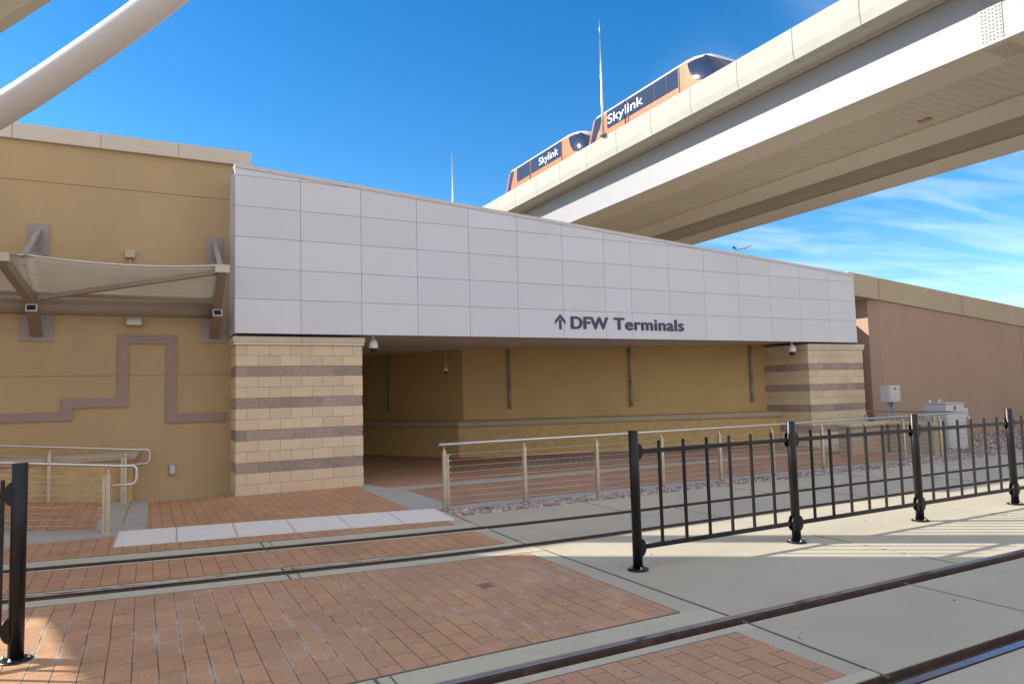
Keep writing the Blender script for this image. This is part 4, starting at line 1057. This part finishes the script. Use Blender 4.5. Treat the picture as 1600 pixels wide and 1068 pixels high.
# ------------------------------------------------------------------ station canopy: curved white tube and membrane roof
def planeY(x, c): return (c-.568*x)/.823
pts = []
zc = smooth_curve([(-9.6, 2.9), (-8, 3.9), (-6.2, 4.72), (-4.6, 5.36), (-3.39, 5.98), (-2.4, 6.63), (-1.4, 7.36), (.2, 8.7), (3.5, 11.8)], 0, 0, .3)
for x, z in zc: pts.append((x, planeY(x, -3.8), z))
pts = [(-10.2, planeY(-10.2, -3.8), -.05), (-10.15, planeY(-10.15, -3.8), 1.2), (-10.0, planeY(-10.0, -3.8), 2.2)]+pts
t = thing('canopy_arch', 'thick curved white steel tube crossing the top left corner of the sky', 'arch tube', pts[0])
bm = B(); tube(bm, [Vector(p)-Vector(pts[0]) for p in pts], .21, 32, r2=.21); new('tube', bm, 'tube', t)
bm = B(); lathe(bm, [(.45, 0), (.45, .06), (.3, .08)], (0, 0, .03), 20); new('base_plate', bm, 'tube', t)
# membrane roof over the platform behind the camera; its low edge beam shows in the corner
def SC(s, c): return (.823*s+.568*c, -.568*s+.823*c)
t = thing('platform_canopy', 'cream edge of the platform canopy roof in the extreme top left corner', 'canopy roof', (-3.23, -3.48, 6.5)); o = Vector((-3.23, -3.48, 6.5))
zr = lambda s: 6.57+.51*(s+.68)+.03*max(0, (s+3))**1.2*0
bm = B()
left = [(-7.3, -4.7), (-5.86, -7.3), (-5.33, -8.3), (-4.1, -11.0)]
rows = []
for (sl, c) in left:
    row = []
    for k in range(13):
        s = sl+(1.6-sl)*k/12; x, y = SC(s, c); row.append(((x, y, zr(s)+.27)))
    rows.append(row)
V1 = [[bm.verts.new(p) for p in r_] for r_ in rows]; V2 = [[bm.verts.new((p[0], p[1], p[2]+.05)) for p in r_] for r_ in rows]
for i in range(3):
    for k in range(12):
        bm.faces.new((V1[i][k], V1[i][k+1], V1[i+1][k+1], V1[i+1][k])); bm.faces.new((V2[i][k], V2[i+1][k], V2[i+1][k+1], V2[i][k+1]))
for k in range(12):
    bm.faces.new((V1[0][k], V2[0][k], V2[0][k+1], V1[0][k+1])); bm.faces.new((V1[3][k], V1[3][k+1], V2[3][k+1], V2[3][k]))
for v_ in bm.verts: v_.co -= o
new('roof_membrane', bm, 'tube', t)
bm = B(); a = SC(-6.95, -4.70); b = SC(1.6, -4.70)
vs = []
for (s, c, dz) in ((-6.95, -4.7, 0), (1.6, -4.7, 0)):
    for dc, z in ((0, 0), (-.16, 0), (-.16, .268), (0, .268)):
        x, y = SC(s, c+dc); vs.append(bm.verts.new((x-o.x, y-o.y, zr(s)+z-o.z)))
for q in ((0, 1, 2, 3), (7, 6, 5, 4), (0, 4, 5, 1), (1, 5, 6, 2), (2, 6, 7, 3), (3, 7, 4, 0)): bm.faces.new([vs[i] for i in q])
new('edge_beam', bm, 'memb', t)
for (s, c) in ((-4.6, -7.6), (1.2, -10.8), (-3.6, -10.8)):
    x, y = SC(s, c)
    if s > 0 or c < -7: 
        bm = B(); tube(bm, [(x-o.x, y-o.y, -o.z), (x-o.x, y-o.y, zr(s)+.27-o.z)], .14, 16)
        if not (s == -4.6): new('column', bm, 'tube', t)
        else: bm.free()

# ------------------------------------------------------------------ airliner far away
dirv = Vector((.71, .68, .186)).normalized(); P_ = CAM+dirv*1500
t = thing('airliner', 'tiny airliner climbing in the distance above the fascia', 'airplane', P_)
fx = (rt2*.965+up2*.26).normalized(); fz = (up2*.95-rt2*.25-fw*.25).normalized(); fy = fz.cross(fx).normalized(); fz = fx.cross(fy)
t.rotation_euler = Matrix((fx, fy, fz)).transposed().to_euler()
bm = B(); tube(bm, [(-19, 0, .8), (-15, 0, .4), (-8, 0, 0), (12, 0, 0), (17, 0, -.1), (18.6, 0, -.3)], 1.9, 14); 
for v_ in bm.verts:
    if v_.co.x > 16.5 or v_.co.x < -18: v_.co.y *= .35; v_.co.z *= .5
new('fuselage', bm, 'jet', t)
bm = B()
for s in (-1, 1):
    vs = [bm.verts.new(p) for p in ((5, 0, -.8), (-2, 0, -.8), (-6, s*17, 1.2), (-3.5, s*17, 1.2))]
    bm.faces.new(vs)
bmesh.ops.solidify(bm, geom=bm.faces[:], thickness=.5); new('wing', bm, 'jet', t)
bm = B(); vs = [bm.verts.new(p) for p in ((-12, 0, 1.2), (-18.5, 0, 1.2), (-21, 0, 8.2), (-18, 0, 8.2))]; bm.faces.new(vs)
for s in (-1, 1):
    vs = [bm.verts.new(p) for p in ((-15, 0, .8), (-18, 0, .8), (-20, s*6.5, 1.5), (-18.5, s*6.5, 1.5))]; bm.faces.new(vs)
bmesh.ops.solidify(bm, geom=bm.faces[:], thickness=.4); new('tail', bm, 'jetb', t)
bm = B()
for s in (-1, 1): tube(bm, [(4.5, s*6, -2.4), (0, s*6, -2.2)], 1.1, 10)
new('engine', bm, 'jet', t)
